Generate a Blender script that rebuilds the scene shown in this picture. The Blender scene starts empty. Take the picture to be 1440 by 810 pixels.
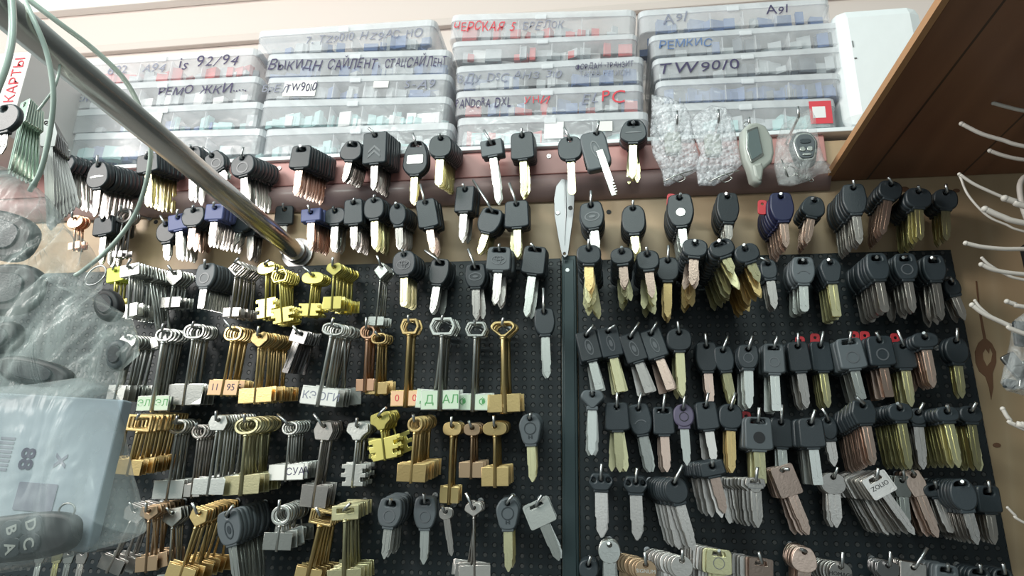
import bpy, bmesh, math, random
from mathutils import Vector, Matrix
random.seed(7)
scene = bpy.context.scene
COL = scene.collection

# ------------------------------------------------------------------ camera
CAM = Vector((0.0, -0.80, 1.50))
FPX = 963.0
PSI, PHI, ROLL = math.radians(8.2), math.radians(18.0), math.radians(1.2)
Fw = Vector((-math.sin(PSI)*math.cos(PHI), math.cos(PSI)*math.cos(PHI), math.sin(PHI)))
R0 = Vector((math.cos(PSI), math.sin(PSI), 0)); U0 = R0.cross(Fw)
cr, sr = math.cos(ROLL), math.sin(ROLL)
Rt = R0*cr + U0*sr
Up = R0*(-sr) + U0*cr
cd = bpy.data.cameras.new('camera'); cam = bpy.data.objects.new('camera', cd); COL.objects.link(cam)
cd.sensor_width = 36; cd.lens = 36*FPX/1440; cd.clip_start = 0.01
m3 = Matrix((Rt, Up, -Fw)).transposed()
cam.matrix_world = Matrix.Translation(CAM) @ m3.to_4x4()
scene.camera = cam

def at(px, py, Y):
    """world point on the plane y=Y that the pixel looks at"""
    d = Fw + Rt*((px-720)/FPX) - Up*((py-405)/FPX)
    return CAM + d*((Y-CAM.y)/d.y)

# ------------------------------------------------------------------ light
scene.view_settings.view_transform = 'Standard'
scene.view_settings.look = 'None'
scene.view_settings.gamma = 1
scene.view_settings.use_curve_mapping = False
scene.view_settings.exposure = 0.08
w = bpy.data.worlds.new('world'); scene.world = w; w.use_nodes = True
bg = w.node_tree.nodes['Background']; bg.inputs[1].default_value = 1.0
nt = w.node_tree; L_ = nt.links.new
tc = nt.nodes.new('ShaderNodeTexCoord'); sx = nt.nodes.new('ShaderNodeSeparateXYZ'); L_(tc.outputs['Generated'], sx.inputs[0])
fz = nt.nodes.new('ShaderNodeMapRange'); fz.interpolation_type = 'SMOOTHSTEP'; L_(sx.outputs[2], fz.inputs[0])
fz.inputs[1].default_value = -0.15; fz.inputs[2].default_value = 0.75; fz.inputs[3].default_value = 0.26; fz.inputs[4].default_value = 0.60
fx = nt.nodes.new('ShaderNodeMapRange'); L_(sx.outputs[0], fx.inputs[0])
fx.inputs[1].default_value = -0.8; fx.inputs[2].default_value = 0.7; fx.inputs[3].default_value = 1.75; fx.inputs[4].default_value = 0.20
mu = nt.nodes.new('ShaderNodeMath'); mu.operation = 'MULTIPLY'; L_(fz.outputs[0], mu.inputs[0]); L_(fx.outputs[0], mu.inputs[1])
cm = nt.nodes.new('ShaderNodeMix'); cm.data_type = 'RGBA'; cm.inputs[6].default_value = (0, 0, 0, 1); cm.inputs[7].default_value = (0.78, 0.93, 0.92, 1)
L_(mu.outputs[0], cm.inputs[0]); cm.clamp_factor = False; L_(cm.outputs[2], bg.inputs[0])
def area(name, loc, target, size, power, color, sy=None):
    ld = bpy.data.lights.new(name, 'AREA'); ld.energy = power; ld.color = color; ld.size = size
    if sy: ld.shape = 'RECTANGLE'; ld.size_y = sy
    o = bpy.data.objects.new(name, ld); COL.objects.link(o); o.location = loc
    o.rotation_euler = (Vector(target)-Vector(loc)).to_track_quat('-Z', 'Y').to_euler()
    return o
area('window_light', (-1.35, -1.15, 2.35), (-0.42, 0, 1.62), 0.6, 23, (1.0, 0.95, 0.90), 0.6)
area('ceiling_tube_light', (-0.25, -1.5, 2.75), (0, 0, 1.7), 1.3, 17, (0.88, 1.0, 0.94), 0.08)
area('room_fill_light', (0.3, -2.2, 1.7), (0.1, 0, 1.6), 0.6, 1.6, (0.85, 0.95, 1.0))

# ------------------------------------------------------------------ materials
MATS = {}
def mat(name, color, rough=0.5, metal=0.0, alpha=1.0, trans=0.0, var=0.0, bump=0.0, bscale=300, coat=0, aniso=0):
    if name in MATS: return MATS[name]
    m = bpy.data.materials.new(name); m.use_nodes = True; nt = m.node_tree
    b = nt.nodes['Principled BSDF']
    b.inputs['Base Color'].default_value = (*color, 1); b.inputs['Roughness'].default_value = rough
    b.inputs['Metallic'].default_value = metal; b.inputs['Alpha'].default_value = alpha
    if trans: b.inputs['Transmission Weight'].default_value = trans
    if coat: b.inputs['Coat Weight'].default_value = coat
    if var:
        oi = nt.nodes.new('ShaderNodeObjectInfo'); mr = nt.nodes.new('ShaderNodeMapRange')
        mr.inputs[3].default_value = 1-var; mr.inputs[4].default_value = 1+var
        mx = nt.nodes.new('ShaderNodeMix'); mx.data_type = 'RGBA'; mx.blend_type = 'MULTIPLY'; mx.inputs[0].default_value = 1
        mx.inputs[6].default_value = (*color, 1)
        nt.links.new(oi.outputs['Random'], mr.inputs[0]); nt.links.new(mr.outputs[0], mx.inputs[7]); nt.links.new(mx.outputs[2], b.inputs['Base Color'])
    if bump:
        tc = nt.nodes.new('ShaderNodeTexCoord'); n = nt.nodes.new('ShaderNodeTexNoise'); n.inputs['Scale'].default_value = bscale
        bp = nt.nodes.new('ShaderNodeBump'); bp.inputs['Strength'].default_value = bump; bp.inputs['Distance'].default_value = 0.001
        nt.links.new(tc.outputs['Object'], n.inputs['Vector']); nt.links.new(n.outputs[0], bp.inputs['Height']); nt.links.new(bp.outputs[0], b.inputs['Normal'])
    MATS[name] = m; return m

mat('black', (0.024, 0.032, 0.038), 0.40, var=0.25, bump=0.15, bscale=900)
mat('grey', (0.085, 0.10, 0.11), 0.45, var=0.15)
mat('navy', (0.014, 0.018, 0.06), 0.42)
mat('blueplastic', (0.08, 0.10, 0.24), 0.5)
mat('purple', (0.10, 0.085, 0.14), 0.5)
mat('steel', (0.53, 0.54, 0.51), 0.33, 1.0, var=0.34, bump=0.12, bscale=500)
mat('nickel', (0.52, 0.49, 0.46), 0.33, 1.0, var=0.34, bump=0.12, bscale=500)
mat('pink', (0.58, 0.44, 0.37), 0.33, 1.0, var=0.34, bump=0.12, bscale=500)
mat('gold', (0.66, 0.49, 0.23), 0.33, 1.0, var=0.34, bump=0.12, bscale=500)
mat('palegold', (0.66, 0.62, 0.38), 0.33, 1.0, var=0.34, bump=0.12, bscale=500)
mat('yellow', (0.74, 0.66, 0.22), 0.33, 1.0, var=0.25)
mat('copper', (0.70, 0.42, 0.28), 0.35, 1.0, var=0.1)
mat('bronze', (0.48, 0.34, 0.22), 0.38, 1.0, var=0.15)
mat('darksteel', (0.34, 0.33, 0.33), 0.34, 1.0, var=0.12)
mat('chrome', (0.80, 0.76, 0.72), 0.24, 1.0)
mat('hooksteel', (0.55, 0.56, 0.56), 0.3, 1.0)
mat('foam', (0.80, 0.83, 0.84), 0.35, bump=0.5, bscale=60)
mat('whiteplastic', (0.78, 0.82, 0.84), 0.4)
mat('wire_coat', (0.60, 0.72, 0.65), 0.25)
mat('red', (0.62, 0.05, 0.05), 0.5)
mat('green', (0.10, 0.55, 0.22), 0.5)
mat('yellowcap', (0.75, 0.85, 0.12), 0.5)
mat('emblem', (0.10, 0.11, 0.12), 0.35)
mat('paper', (0.80, 0.80, 0.76), 0.7)
mat('greenpaper', (0.62, 0.74, 0.58), 0.7)
mat('orangepaper', (0.85, 0.55, 0.33), 0.7)
mat('ink', (0.05, 0.04, 0.10), 0.7)
mat('redink', (0.65, 0.06, 0.08), 0.7)
mat('greyink', (0.24, 0.25, 0.32), 0.7)
mat('plate', (0.30, 0.30, 0.31), 0.45, 1.0)
mat('greenink', (0.10, 0.35, 0.12), 0.7)
mat('dark', (0.012, 0.013, 0.015), 0.5)
mat('lcd', (0.16, 0.20, 0.20), 0.15)
mat('fobgrey', (0.42, 0.44, 0.40), 0.4)
mat('prong', (0.62, 0.57, 0.52), 0.45)

def film(name, color, amin, amax, scale, rough=0.2, bump=0.6, bscale=60, vor=False, stretch=None):
    m = bpy.data.materials.new(name); m.use_nodes = True; nt = m.node_tree; b = nt.nodes['Principled BSDF']
    b.inputs['Base Color'].default_value = (*color, 1); b.inputs['Roughness'].default_value = rough
    tc = nt.nodes.new('ShaderNodeTexCoord')
    n = nt.nodes.new('ShaderNodeTexNoise'); n.inputs['Scale'].default_value = scale; n.inputs['Detail'].default_value = 5; n.inputs['Distortion'].default_value = 1.2
    mr = nt.nodes.new('ShaderNodeMapRange'); mr.inputs[1].default_value = 0.35; mr.inputs[2].default_value = 0.65; mr.inputs[3].default_value = amin; mr.inputs[4].default_value = amax
    nt.links.new(tc.outputs['Object'], n.inputs['Vector']); nt.links.new(n.outputs[0], mr.inputs[0]); nt.links.new(mr.outputs[0], b.inputs['Alpha'])
    bp = nt.nodes.new('ShaderNodeBump'); bp.inputs['Strength'].default_value = bump; bp.inputs['Distance'].default_value = 0.003
    if stretch:
        mp = nt.nodes.new('ShaderNodeMapping'); mp.inputs['Rotation'].default_value = (0, 0.6, 0); mp.inputs['Scale'].default_value = stretch
        nt.links.new(tc.outputs['Object'], mp.inputs[0]); tco = mp.outputs[0]; nt.links.new(tco, n.inputs['Vector'])
    else: tco = tc.outputs['Object']
    if vor:
        v = nt.nodes.new('ShaderNodeTexVoronoi'); v.inputs['Scale'].default_value = bscale; bp.invert = True
        nt.links.new(tco, v.inputs['Vector']); nt.links.new(v.outputs['Distance'], bp.inputs['Height'])
    else:
        v = nt.nodes.new('ShaderNodeTexNoise'); v.inputs['Scale'].default_value = bscale; v.inputs['Distortion'].default_value = 2
        nt.links.new(tco, v.inputs['Vector']); nt.links.new(v.outputs[0], bp.inputs['Height'])
    nt.links.new(bp.outputs[0], b.inputs['Normal'])
    MATS[name] = m
film('bag', (0.50, 0.56, 0.56), 0.20, 0.46, 14, 0.25, 0.5, 22, stretch=(2.2, 1, 0.5))
film('thinbag', (0.56, 0.64, 0.62), 0.10, 0.46, 16, 0.2, 0.8, 26, stretch=(2.6, 1, 0.5))
film('clearbag', (0.66, 0.68, 0.68), 0.12, 0.45, 40, 0.12, 0.8, 90)
film('bubble', (0.80, 0.82, 0.86), 0.18, 0.62, 160, 0.08, 1.0, 190, True)
film('boxplastic', (0.88, 0.89, 0.92), 0.15, 0.28, 12, 0.15, 0.25, 30)
film('boxlid', (0.88, 0.90, 0.93), 0.34, 0.52, 12, 0.15, 0.2, 30)

def wood(name, c1, c2, scale=(1, 1, 1), ring=0.0, rough=0.5, seams=None):
    m = bpy.data.materials.new(name); m.use_nodes = True; nt = m.node_tree; b = nt.nodes['Principled BSDF']
    b.inputs['Roughness'].default_value = rough
    tc = nt.nodes.new('ShaderNodeTexCoord'); mp = nt.nodes.new('ShaderNodeMapping'); mp.inputs['Scale'].default_value = scale
    n = nt.nodes.new('ShaderNodeTexNoise'); n.inputs['Scale'].default_value = 6; n.inputs['Detail'].default_value = 6; n.inputs['Distortion'].default_value = 0.8
    n2 = nt.nodes.new('ShaderNodeTexNoise'); n2.inputs['Scale'].default_value = 1.3; n2.inputs['Detail'].default_value = 2; n2.inputs['Distortion'].default_value = 1.5
    rp = nt.nodes.new('ShaderNodeMath'); rp.operation = 'MULTIPLY'; rp.inputs[1].default_value = 9
    fr = nt.nodes.new('ShaderNodeMath'); fr.operation = 'PINGPONG'; fr.inputs[1].default_value = 1
    mx0 = nt.nodes.new('ShaderNodeMath'); mx0.operation = 'ADD'
    md = nt.nodes.new('ShaderNodeMath'); md.operation = 'MULTIPLY'; md.inputs[1].default_value = 0.55
    cr_ = nt.nodes.new('ShaderNodeMix'); cr_.data_type = 'RGBA'; cr_.inputs[6].default_value = (*c1, 1); cr_.inputs[7].default_value = (*c2, 1)
    L = nt.links.new
    L(tc.outputs['Object'], mp.inputs[0]); L(mp.outputs[0], n.inputs['Vector']); L(mp.outputs[0], n2.inputs['Vector'])
    L(n2.outputs[0], rp.inputs[0]); L(rp.outputs[0], fr.inputs[0]); L(n.outputs[0], mx0.inputs[0]); L(fr.outputs[0], mx0.inputs[1]); L(mx0.outputs[0], md.inputs[0])
    L(md.outputs[0], cr_.inputs[0])
    out = cr_.outputs[2]
    if seams:
        sx = nt.nodes.new('ShaderNodeSeparateXYZ'); L(tc.outputs['Object'], sx.inputs[0])
        a = nt.nodes.new('ShaderNodeMath'); a.operation = 'DIVIDE'; a.inputs[1].default_value = seams; L(sx.outputs[0], a.inputs[0])
        f = nt.nodes.new('ShaderNodeMath'); f.operation = 'FRACT'; L(a.outputs[0], f.inputs[0])
        g = nt.nodes.new('ShaderNodeMath'); g.operation = 'LESS_THAN'; g.inputs[1].default_value = 0.022; L(f.outputs[0], g.inputs[0])
        mm = nt.nodes.new('ShaderNodeMix'); mm.data_type = 'RGBA'; mm.inputs[7].default_value = (c2[0]*.25, c2[1]*.25, c2[2]*.25, 1)
        L(g.outputs[0], mm.inputs[0]); L(out, mm.inputs[6]); out = mm.outputs[2]
    L(out, b.inputs['Base Color'])
    MATS[name] = m
wood('plywood', (0.50, 0.37, 0.235), (0.41, 0.285, 0.165), (3, 1, 0.7))
wood('brownplank', (0.27, 0.12, 0.065), (0.15, 0.06, 0.032), (7, 0.6, 1), rough=0.35, seams=0.105)
mat('plankedge', (0.50, 0.26, 0.12), 0.5)
mat('redstrip', (0.50, 0.24, 0.22), 0.45, bump=0.3, bscale=40)
mat('moulding', (0.46, 0.32, 0.31), 0.32, bump=0.3, bscale=25)
mat('upperwall', (0.66, 0.57, 0.53), 0.6)
mat('groove', (0.60, 0.52, 0.48), 0.6)
mat('uppertrim', (0.86, 0.80, 0.76), 0.5)

def pegmat():
    m = bpy.data.materials.new('pegboard'); m.use_nodes = True; nt = m.node_tree; b = nt.nodes['Principled BSDF']; L = nt.links.new
    b.inputs['Roughness'].default_value = 0.5
    tc = nt.nodes.new('ShaderNodeTexCoord'); sx = nt.nodes.new('ShaderNodeSeparateXYZ'); L(tc.outputs['Object'], sx.inputs[0])
    sq = []
    for ax in (0, 2):
        a = nt.nodes.new('ShaderNodeMath'); a.operation = 'DIVIDE'; a.inputs[1].default_value = 0.0102; L(sx.outputs[ax], a.inputs[0])
        f = nt.nodes.new('ShaderNodeMath'); f.operation = 'FRACT'; L(a.outputs[0], f.inputs[0])
        s = nt.nodes.new('ShaderNodeMath'); s.operation = 'SUBTRACT'; s.inputs[1].default_value = 0.5; L(f.outputs[0], s.inputs[0])
        p = nt.nodes.new('ShaderNodeMath'); p.operation = 'MULTIPLY'; L(s.outputs[0], p.inputs[0]); L(s.outputs[0], p.inputs[1]); sq.append(p)
    ad = nt.nodes.new('ShaderNodeMath'); ad.operation = 'ADD'; L(sq[0].outputs[0], ad.inputs[0]); L(sq[1].outputs[0], ad.inputs[1])
    mr = nt.nodes.new('ShaderNodeMapRange'); mr.inputs[1].default_value = 0.035; mr.inputs[2].default_value = 0.075; L(ad.outputs[0], mr.inputs[0])
    mx = nt.nodes.new('ShaderNodeMix'); mx.data_type = 'RGBA'; mx.inputs[6].default_value = (0.055, 0.058, 0.058, 1); mx.inputs[7].default_value = (0.006, 0.013, 0.017, 1)
    L(mr.outputs[0], mx.inputs[0]); L(mx.outputs[2], b.inputs['Base Color'])
    bp = nt.nodes.new('ShaderNodeBump'); bp.inputs['Distance'].default_value = 0.001; L(mr.outputs[0], bp.inputs['Height']); L(bp.outputs[0], b.inputs['Normal'])
    MATS['pegboard'] = m
pegmat()
mat('channel', (0.030, 0.050, 0.054), 0.35, 0.3)

# ------------------------------------------------------------------ helpers
def link(name, me, m, parent=None, loc=(0, 0, 0), rot=(0, 0, 0)):
    o = bpy.data.objects.new(name, me); COL.objects.link(o)
    if m and not me.materials: me.materials.append(MATS[m] if isinstance(m, str) else m)
    o.location = loc; o.rotation_euler = rot
    if parent: o.parent = parent
    return o
def tag(o, label=None, cat=None, group=None, kind=None):
    if label: o['label'] = label
    if cat: o['category'] = cat
    if group: o['group'] = group
    if kind: o['kind'] = kind
    return o
def empty(name, loc, rot=(0, 0, 0)):
    o = bpy.data.objects.new(name, None); COL.objects.link(o); o.location = loc; o.rotation_euler = rot; o.empty_display_size = 0.01
    return o
def bm_mesh(name, bm):
    me = bpy.data.meshes.new(name); bm.to_mesh(me); bm.free(); return me
def bm_box(bm, lo, hi, bev=0.0):
    vs = [bm.verts.new((x, y, z)) for x in (lo[0], hi[0]) for y in (lo[1], hi[1]) for z in (lo[2], hi[2])]
    fs = [(0, 1, 3, 2), (4, 6, 7, 5), (0, 4, 5, 1), (2, 3, 7, 6), (0, 2, 6, 4), (1, 5, 7, 3)]
    nf = [bm.faces.new([vs[i] for i in f]) for f in fs]
    if bev:
        es = list({e for f in nf for e in f.edges})
        bmesh.ops.bevel(bm, geom=es, offset=bev, segments=2, affect='EDGES', profile=0.5)
def box_obj(name, lo, hi, m, parent=None, bev=0.0):
    bm = bmesh.new(); bm_box(bm, lo, hi, bev); return link(name, bm_mesh(name, bm), m, parent)
def struct(o):
    o['kind'] = 'structure'; return o
def tube_bm(bm, pts, r, seg=8, cap=True):
    pts = [Vector(p) for p in pts]; rings = []
    rs = r if isinstance(r, (list, tuple)) else [r]*len(pts)
    nrm = None
    for i, p in enumerate(pts):
        t = (pts[min(i+1, len(pts)-1)] - pts[max(i-1, 0)]).normalized()
        if nrm is None:
            nrm = t.orthogonal().normalized()
        else:
            nrm = (nrm - t*nrm.dot(t)).normalized()
        b = t.cross(nrm)
        rings.append([bm.verts.new(p + (nrm*math.cos(2*math.pi*k/seg) + b*math.sin(2*math.pi*k/seg))*rs[i]) for k in range(seg)])
    for a, c in zip(rings, rings[1:]):
        for k in range(seg):
            f = bm.faces.new((a[k], a[(k+1) % seg], c[(k+1) % seg], c[k])); f.smooth = True
    if cap:
        bm.faces.new(rings[0][::-1]); bm.faces.new(rings[-1])
def tube_obj(name, pts, r, m, parent=None, seg=8):
    bm = bmesh.new(); tube_bm(bm, pts, r, seg); return link(name, bm_mesh(name, bm), m, parent)
def smooth_path(pts, n=8):
    pts = [Vector(p) for p in pts]; out = []
    P = [pts[0]*2-pts[1]] + pts + [pts[-1]*2-pts[-2]]
    for i in range(1, len(P)-2):
        for k in range(n):
            t = k/n; a, b, c, d = P[i-1], P[i], P[i+1], P[i+2]
            out.append(0.5*((2*b) + (c-a)*t + (2*a-5*b+4*c-d)*t*t + (3*b-a-3*c+d)*t**3))
    out.append(pts[-1]); return out
def round_poly(pts, r, seg=3):
    out = []; n = len(pts)
    for i in range(n):
        p0, p, p1 = Vector(pts[i-1]).to_2d(), Vector(pts[i]).to_2d(), Vector(pts[(i+1) % n]).to_2d()
        a, b = (p0-p), (p1-p); la, lb = a.length, b.length
        rr = min(r, la*.45, lb*.45)
        s, e = p + a/la*rr, p + b/lb*rr
        for k in range(seg+1):
            t = k/seg; q = s*(1-t)**2 + p*(2*t*(1-t)) + e*t*t; out.append((q.x, q.y))
    return out
def ell(cx, cy, rx, ry, n=20, p=2.0, rot=0):
    out = []
    for k in range(n):
        a = 2*math.pi*k/n; c, s = math.cos(a), math.sin(a)
        x = math.copysign(abs(c)**(2/p), c)*rx; y = math.copysign(abs(s)**(2/p), s)*ry
        out.append((cx + x*math.cos(rot)-y*math.sin(rot), cy + x*math.sin(rot)+y*math.cos(rot)))
    return out
def flat(loops, thick, bev=0.0, bres=1, y=0.0):
    """2-D loops (x, z; later loops are holes) extruded along y, centred on y"""
    cu = bpy.data.curves.new('tmp', 'CURVE'); cu.dimensions = '2D'; cu.fill_mode = 'BOTH'
    bev = min(bev, thick*.45)
    cu.extrude = thick/2 - bev; cu.bevel_depth = bev; cu.bevel_resolution = bres; cu.offset = -bev
    for lp in loops:
        s = cu.splines.new('POLY'); s.points.add(len(lp)-1)
        for q, (a, b) in zip(s.points, lp): q.co = (a, b, 0, 1)
        s.use_cyclic_u = True
    ob = bpy.data.objects.new('tmp', cu); me = bpy.data.meshes.new_from_object(ob)
    bpy.data.objects.remove(ob); bpy.data.curves.remove(cu)
    me.transform(Matrix.Translation((0, y, 0)) @ Matrix.Rotation(math.pi/2, 4, 'X'))
    return me
def join(mes):
    bm = bmesh.new()
    for me in mes: bm.from_mesh(me)
    out = bpy.data.meshes.new('joined'); bm.to_mesh(out); bm.free()
    for me in mes: bpy.data.meshes.remove(me)
    return out
def text_mesh(txt, size, thick=0.0002, shear=0.0, y=0.0, align='CENTER', bold=0.0):
    cu = bpy.data.curves.new('tmp', 'FONT'); cu.body = txt; cu.size = size; cu.extrude = thick; cu.shear = shear; cu.offset = bold
    cu.align_x = align; cu.align_y = 'CENTER'; cu.resolution_u = 3
    ob = bpy.data.objects.new('tmp', cu); me = bpy.data.meshes.new_from_object(ob)
    bpy.data.objects.remove(ob); bpy.data.curves.remove(cu)
    me.transform(Matrix.Translation((0, y, 0)) @ Matrix.Rotation(math.pi/2, 4, 'X'))
    return me

# ------------------------------------------------------------------ setting
YW = 0.0
zs = at(780, 206, YW).z            # shelf top
z_red = at(780, 247, YW).z         # bottom of the reddish strip
z_mol = at(780, 284, YW).z         # bottom of the moulding
zpl = at(1300, 250, YW).z          # underside of the brown shelf
xpl = at(1158, 250, YW).x
wall = struct(box_obj('wall_back', (-1.3, YW, 1.0), (0.9, YW+0.03, zs-0.012), 'plywood'))
struct(box_obj('wall_upper', (-1.5, 0.19, zs-0.1), (1.0, 0.22, 2.9), 'upperwall'))
zt = at(200, 12, 0.185).z
struct(box_obj('trim_1', (-1.5, 0.170, zt), (1.0, 0.19, zt+0.035), 'uppertrim', bev=0.002))
zt2 = at(230, 62, 0.185).z
struct(box_obj('trim_2', (-1.5, 0.178, zt2-0.012), (1.0, 0.19, zt2+0.004), 'groove', bev=0.002))
sh = struct(box_obj('trim_3', (-1.3, -0.006, z_red), (xpl+0.005, YW, zs-0.006), 'redstrip', bev=0.001))
# rolled moulding under the strip
bm = bmesh.new(); rr = (z_red-z_mol)/2; prof = [(-0.001, z_mol)] + [(-0.004-0.016*math.sin(math.pi*k/10), z_mol+(z_red-z_mol)*k/10) for k in range(11)] + [(-0.001, z_red)]
va = [bm.verts.new((-1.3, a, b)) for a, b in prof]; vb = [bm.verts.new((xpl+0.004, a, b)) for a, b in prof]
for i in range(len(prof)-1): bm.faces.new((va[i], vb[i], vb[i+1], va[i+1])).smooth = True
bm.faces.new(va); bm.faces.new(vb[::-1])
struct(link('trim_4', bm_mesh('trim', bm), 'moulding'))
shelf = box_obj('box_shelf', (-1.3, -0.012, zs-0.006), (0.9, 0.19, zs), 'whiteplastic', bev=0.001)
tag(shelf, 'long white shelf board carrying the stacks of organizer boxes', 'shelf')
# brown overhanging shelf
pk = box_obj('overhead_cabinet', (xpl+0.006, -0.62, zpl), (0.95, YW-0.001, zpl+0.007), 'brownplank', bev=0.001)
pk.location = (0, 0, 0)
tag(pk, 'brown varnished plank shelf jutting out above the white wire prongs', 'shelf')
pk.name = 'plank_shelf'
eb = box_obj('edge_band', (xpl, -0.622, zpl-0.0005), (xpl+0.006, YW-0.001, zpl+0.0075), 'plankedge', pk)
tag(eb, 'lighter orange edge strip')
# pegboards
zp1 = at(650, 367, -0.008).z; zp2 = at(1335, 351, -0.008).z
xb = at(790, 500, -0.008).x; xc = at(812, 500, -0.008).x; xr = at(1342, 375, -0.008).x
b1 = box_obj('pegboard', (-0.9, -0.008, 1.10), (xb-0.001, -0.0005, zp1), 'pegboard', bev=0.0008)
tag(b1, 'black perforated pegboard holding the gold and silver lever keys', 'pegboard', 'black pegboards on the plywood')
b2 = box_obj('pegboard', (xc+0.001, -0.008, 1.10), (xr, -0.0005, zp2), 'pegboard', bev=0.0008)
tag(b2, 'black perforated pegboard densely hung with black-headed car keys', 'pegboard', 'black pegboards on the plywood')
bm = bmesh.new()
bm_box(bm, (xb, -0.012, 1.10), (xc, -0.0005, zp1+0.002), 0.0015); bm_box(bm, (xb+0.003, -0.0135, 1.10), (xc-0.003, -0.0118, zp1-0.004), 0.0006)
ch = link('channel_strip', bm_mesh('channel', bm), 'channel'); tag(ch, 'dark metal channel strip standing between the two black pegboards', 'strip')
c0 = at(798, 380, -0.0137)
s = tube_obj('screw', [c0, c0+Vector((0, -0.001, 0))], 0.0024, 'hooksteel', ch, 12)
# knot in the plywood
def wpoly(pts, Y): return [(at(a, b, Y).x, at(a, b, Y).z) for a, b in pts]
kn = []
out = [(1383, 476), (1376, 482), (1371, 495), (1372, 510), (1377, 522), (1386, 530), (1391, 545), (1394, 562), (1397, 545), (1396, 525), (1401, 510), (1401, 495), (1395, 483), (1387, 476), (1378, 430), (1374, 395), (1372, 395), (1377, 440)]
inn = [(1386, 490), (1382, 497), (1383, 505), (1388, 515), (1394, 508), (1396, 497), (1392, 488), (1391, 497)]
mat('knot', (0.17, 0.08, 0.04), 0.6)
k = link('wood_knot', flat([wpoly(out, -0.0006), wpoly(inn, -0.0006)], 0.0006, y=-0.0003), 'knot', wall)
for (a, b, r) in ((1402, 626, 5), (1272, 266, 7), (1345, 268, 5)):
    c = at(a, b, -0.0006); link('wood_knot', flat([ell(c.x, c.z, r*.0008, r*.0005, 12)], 0.0006, y=-0.0003), 'knot', wall)
for (a, b) in ((219, 312), (856, 298)):
    c = at(a, b, -0.0006); bmx = bmesh.new(); tube_bm(bmx, [(c.x, 0.001, c.z), (c.x, -0.0008, c.z)], 0.0030, 14)
    link('screw_hole', bm_mesh('screw_hole', bmx), 'dark', wall)
for (a, b) in ((772, 220), (393, 237)):
    c = at(a, b, -0.006); bmx = bmesh.new(); tube_bm(bmx, [(c.x, -0.005, c.z), (c.x, -0.0072, c.z)], 0.0030, 14)
    tube_bm(bmx, [(c.x, -0.0065, c.z), (c.x, -0.0078, c.z)], 0.0014, 6)
    link('screw', bm_mesh('screw', bmx), 'darksteel', sh)

mat('floorgrey', (0.20, 0.19, 0.18), 0.6, bump=0.2, bscale=20)
struct(box_obj('floor', (-2.2, -2.9, -0.02), (2.0, 0.25, 0.0), 'floorgrey'))
# ------------------------------------------------------------------ organizer boxes on the shelf
mat('c_blue', (0.10, 0.17, 0.36), 0.6); mat('c_grey', (0.45, 0.48, 0.50), 0.6); mat('c_teal', (0.42, 0.66, 0.66), 0.6)
mat('c_red', (0.60, 0.12, 0.12), 0.6); mat('c_dark', (0.10, 0.12, 0.15), 0.6); mat('c_white', (0.8, 0.8, 0.8), 0.6)
def handwriting(txt, size, y, rn):
    L_ = []; x = 0
    for ch_ in txt:
        if ch_ == ' ': x += size*.42; continue
        m = text_mesh(ch_, size*rn.uniform(.85, 1.12), 0.0001, rn.uniform(-.05, .3), y=y, align='LEFT', bold=-0.00006)
        if not m.vertices: continue
        w0 = min(v.co.x for v in m.vertices); w1 = max(v.co.x for v in m.vertices)
        m.transform(Matrix.Translation((x-w0, 0, rn.uniform(-.08, .08)*size)) @ Matrix.Rotation(rn.uniform(-.12, .12), 4, 'Y'))
        x += (w1-w0) + size*.10; L_.append(m)
    me = join(L_); me.transform(Matrix.Translation((-x/2, 0, 0))); return me
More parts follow.
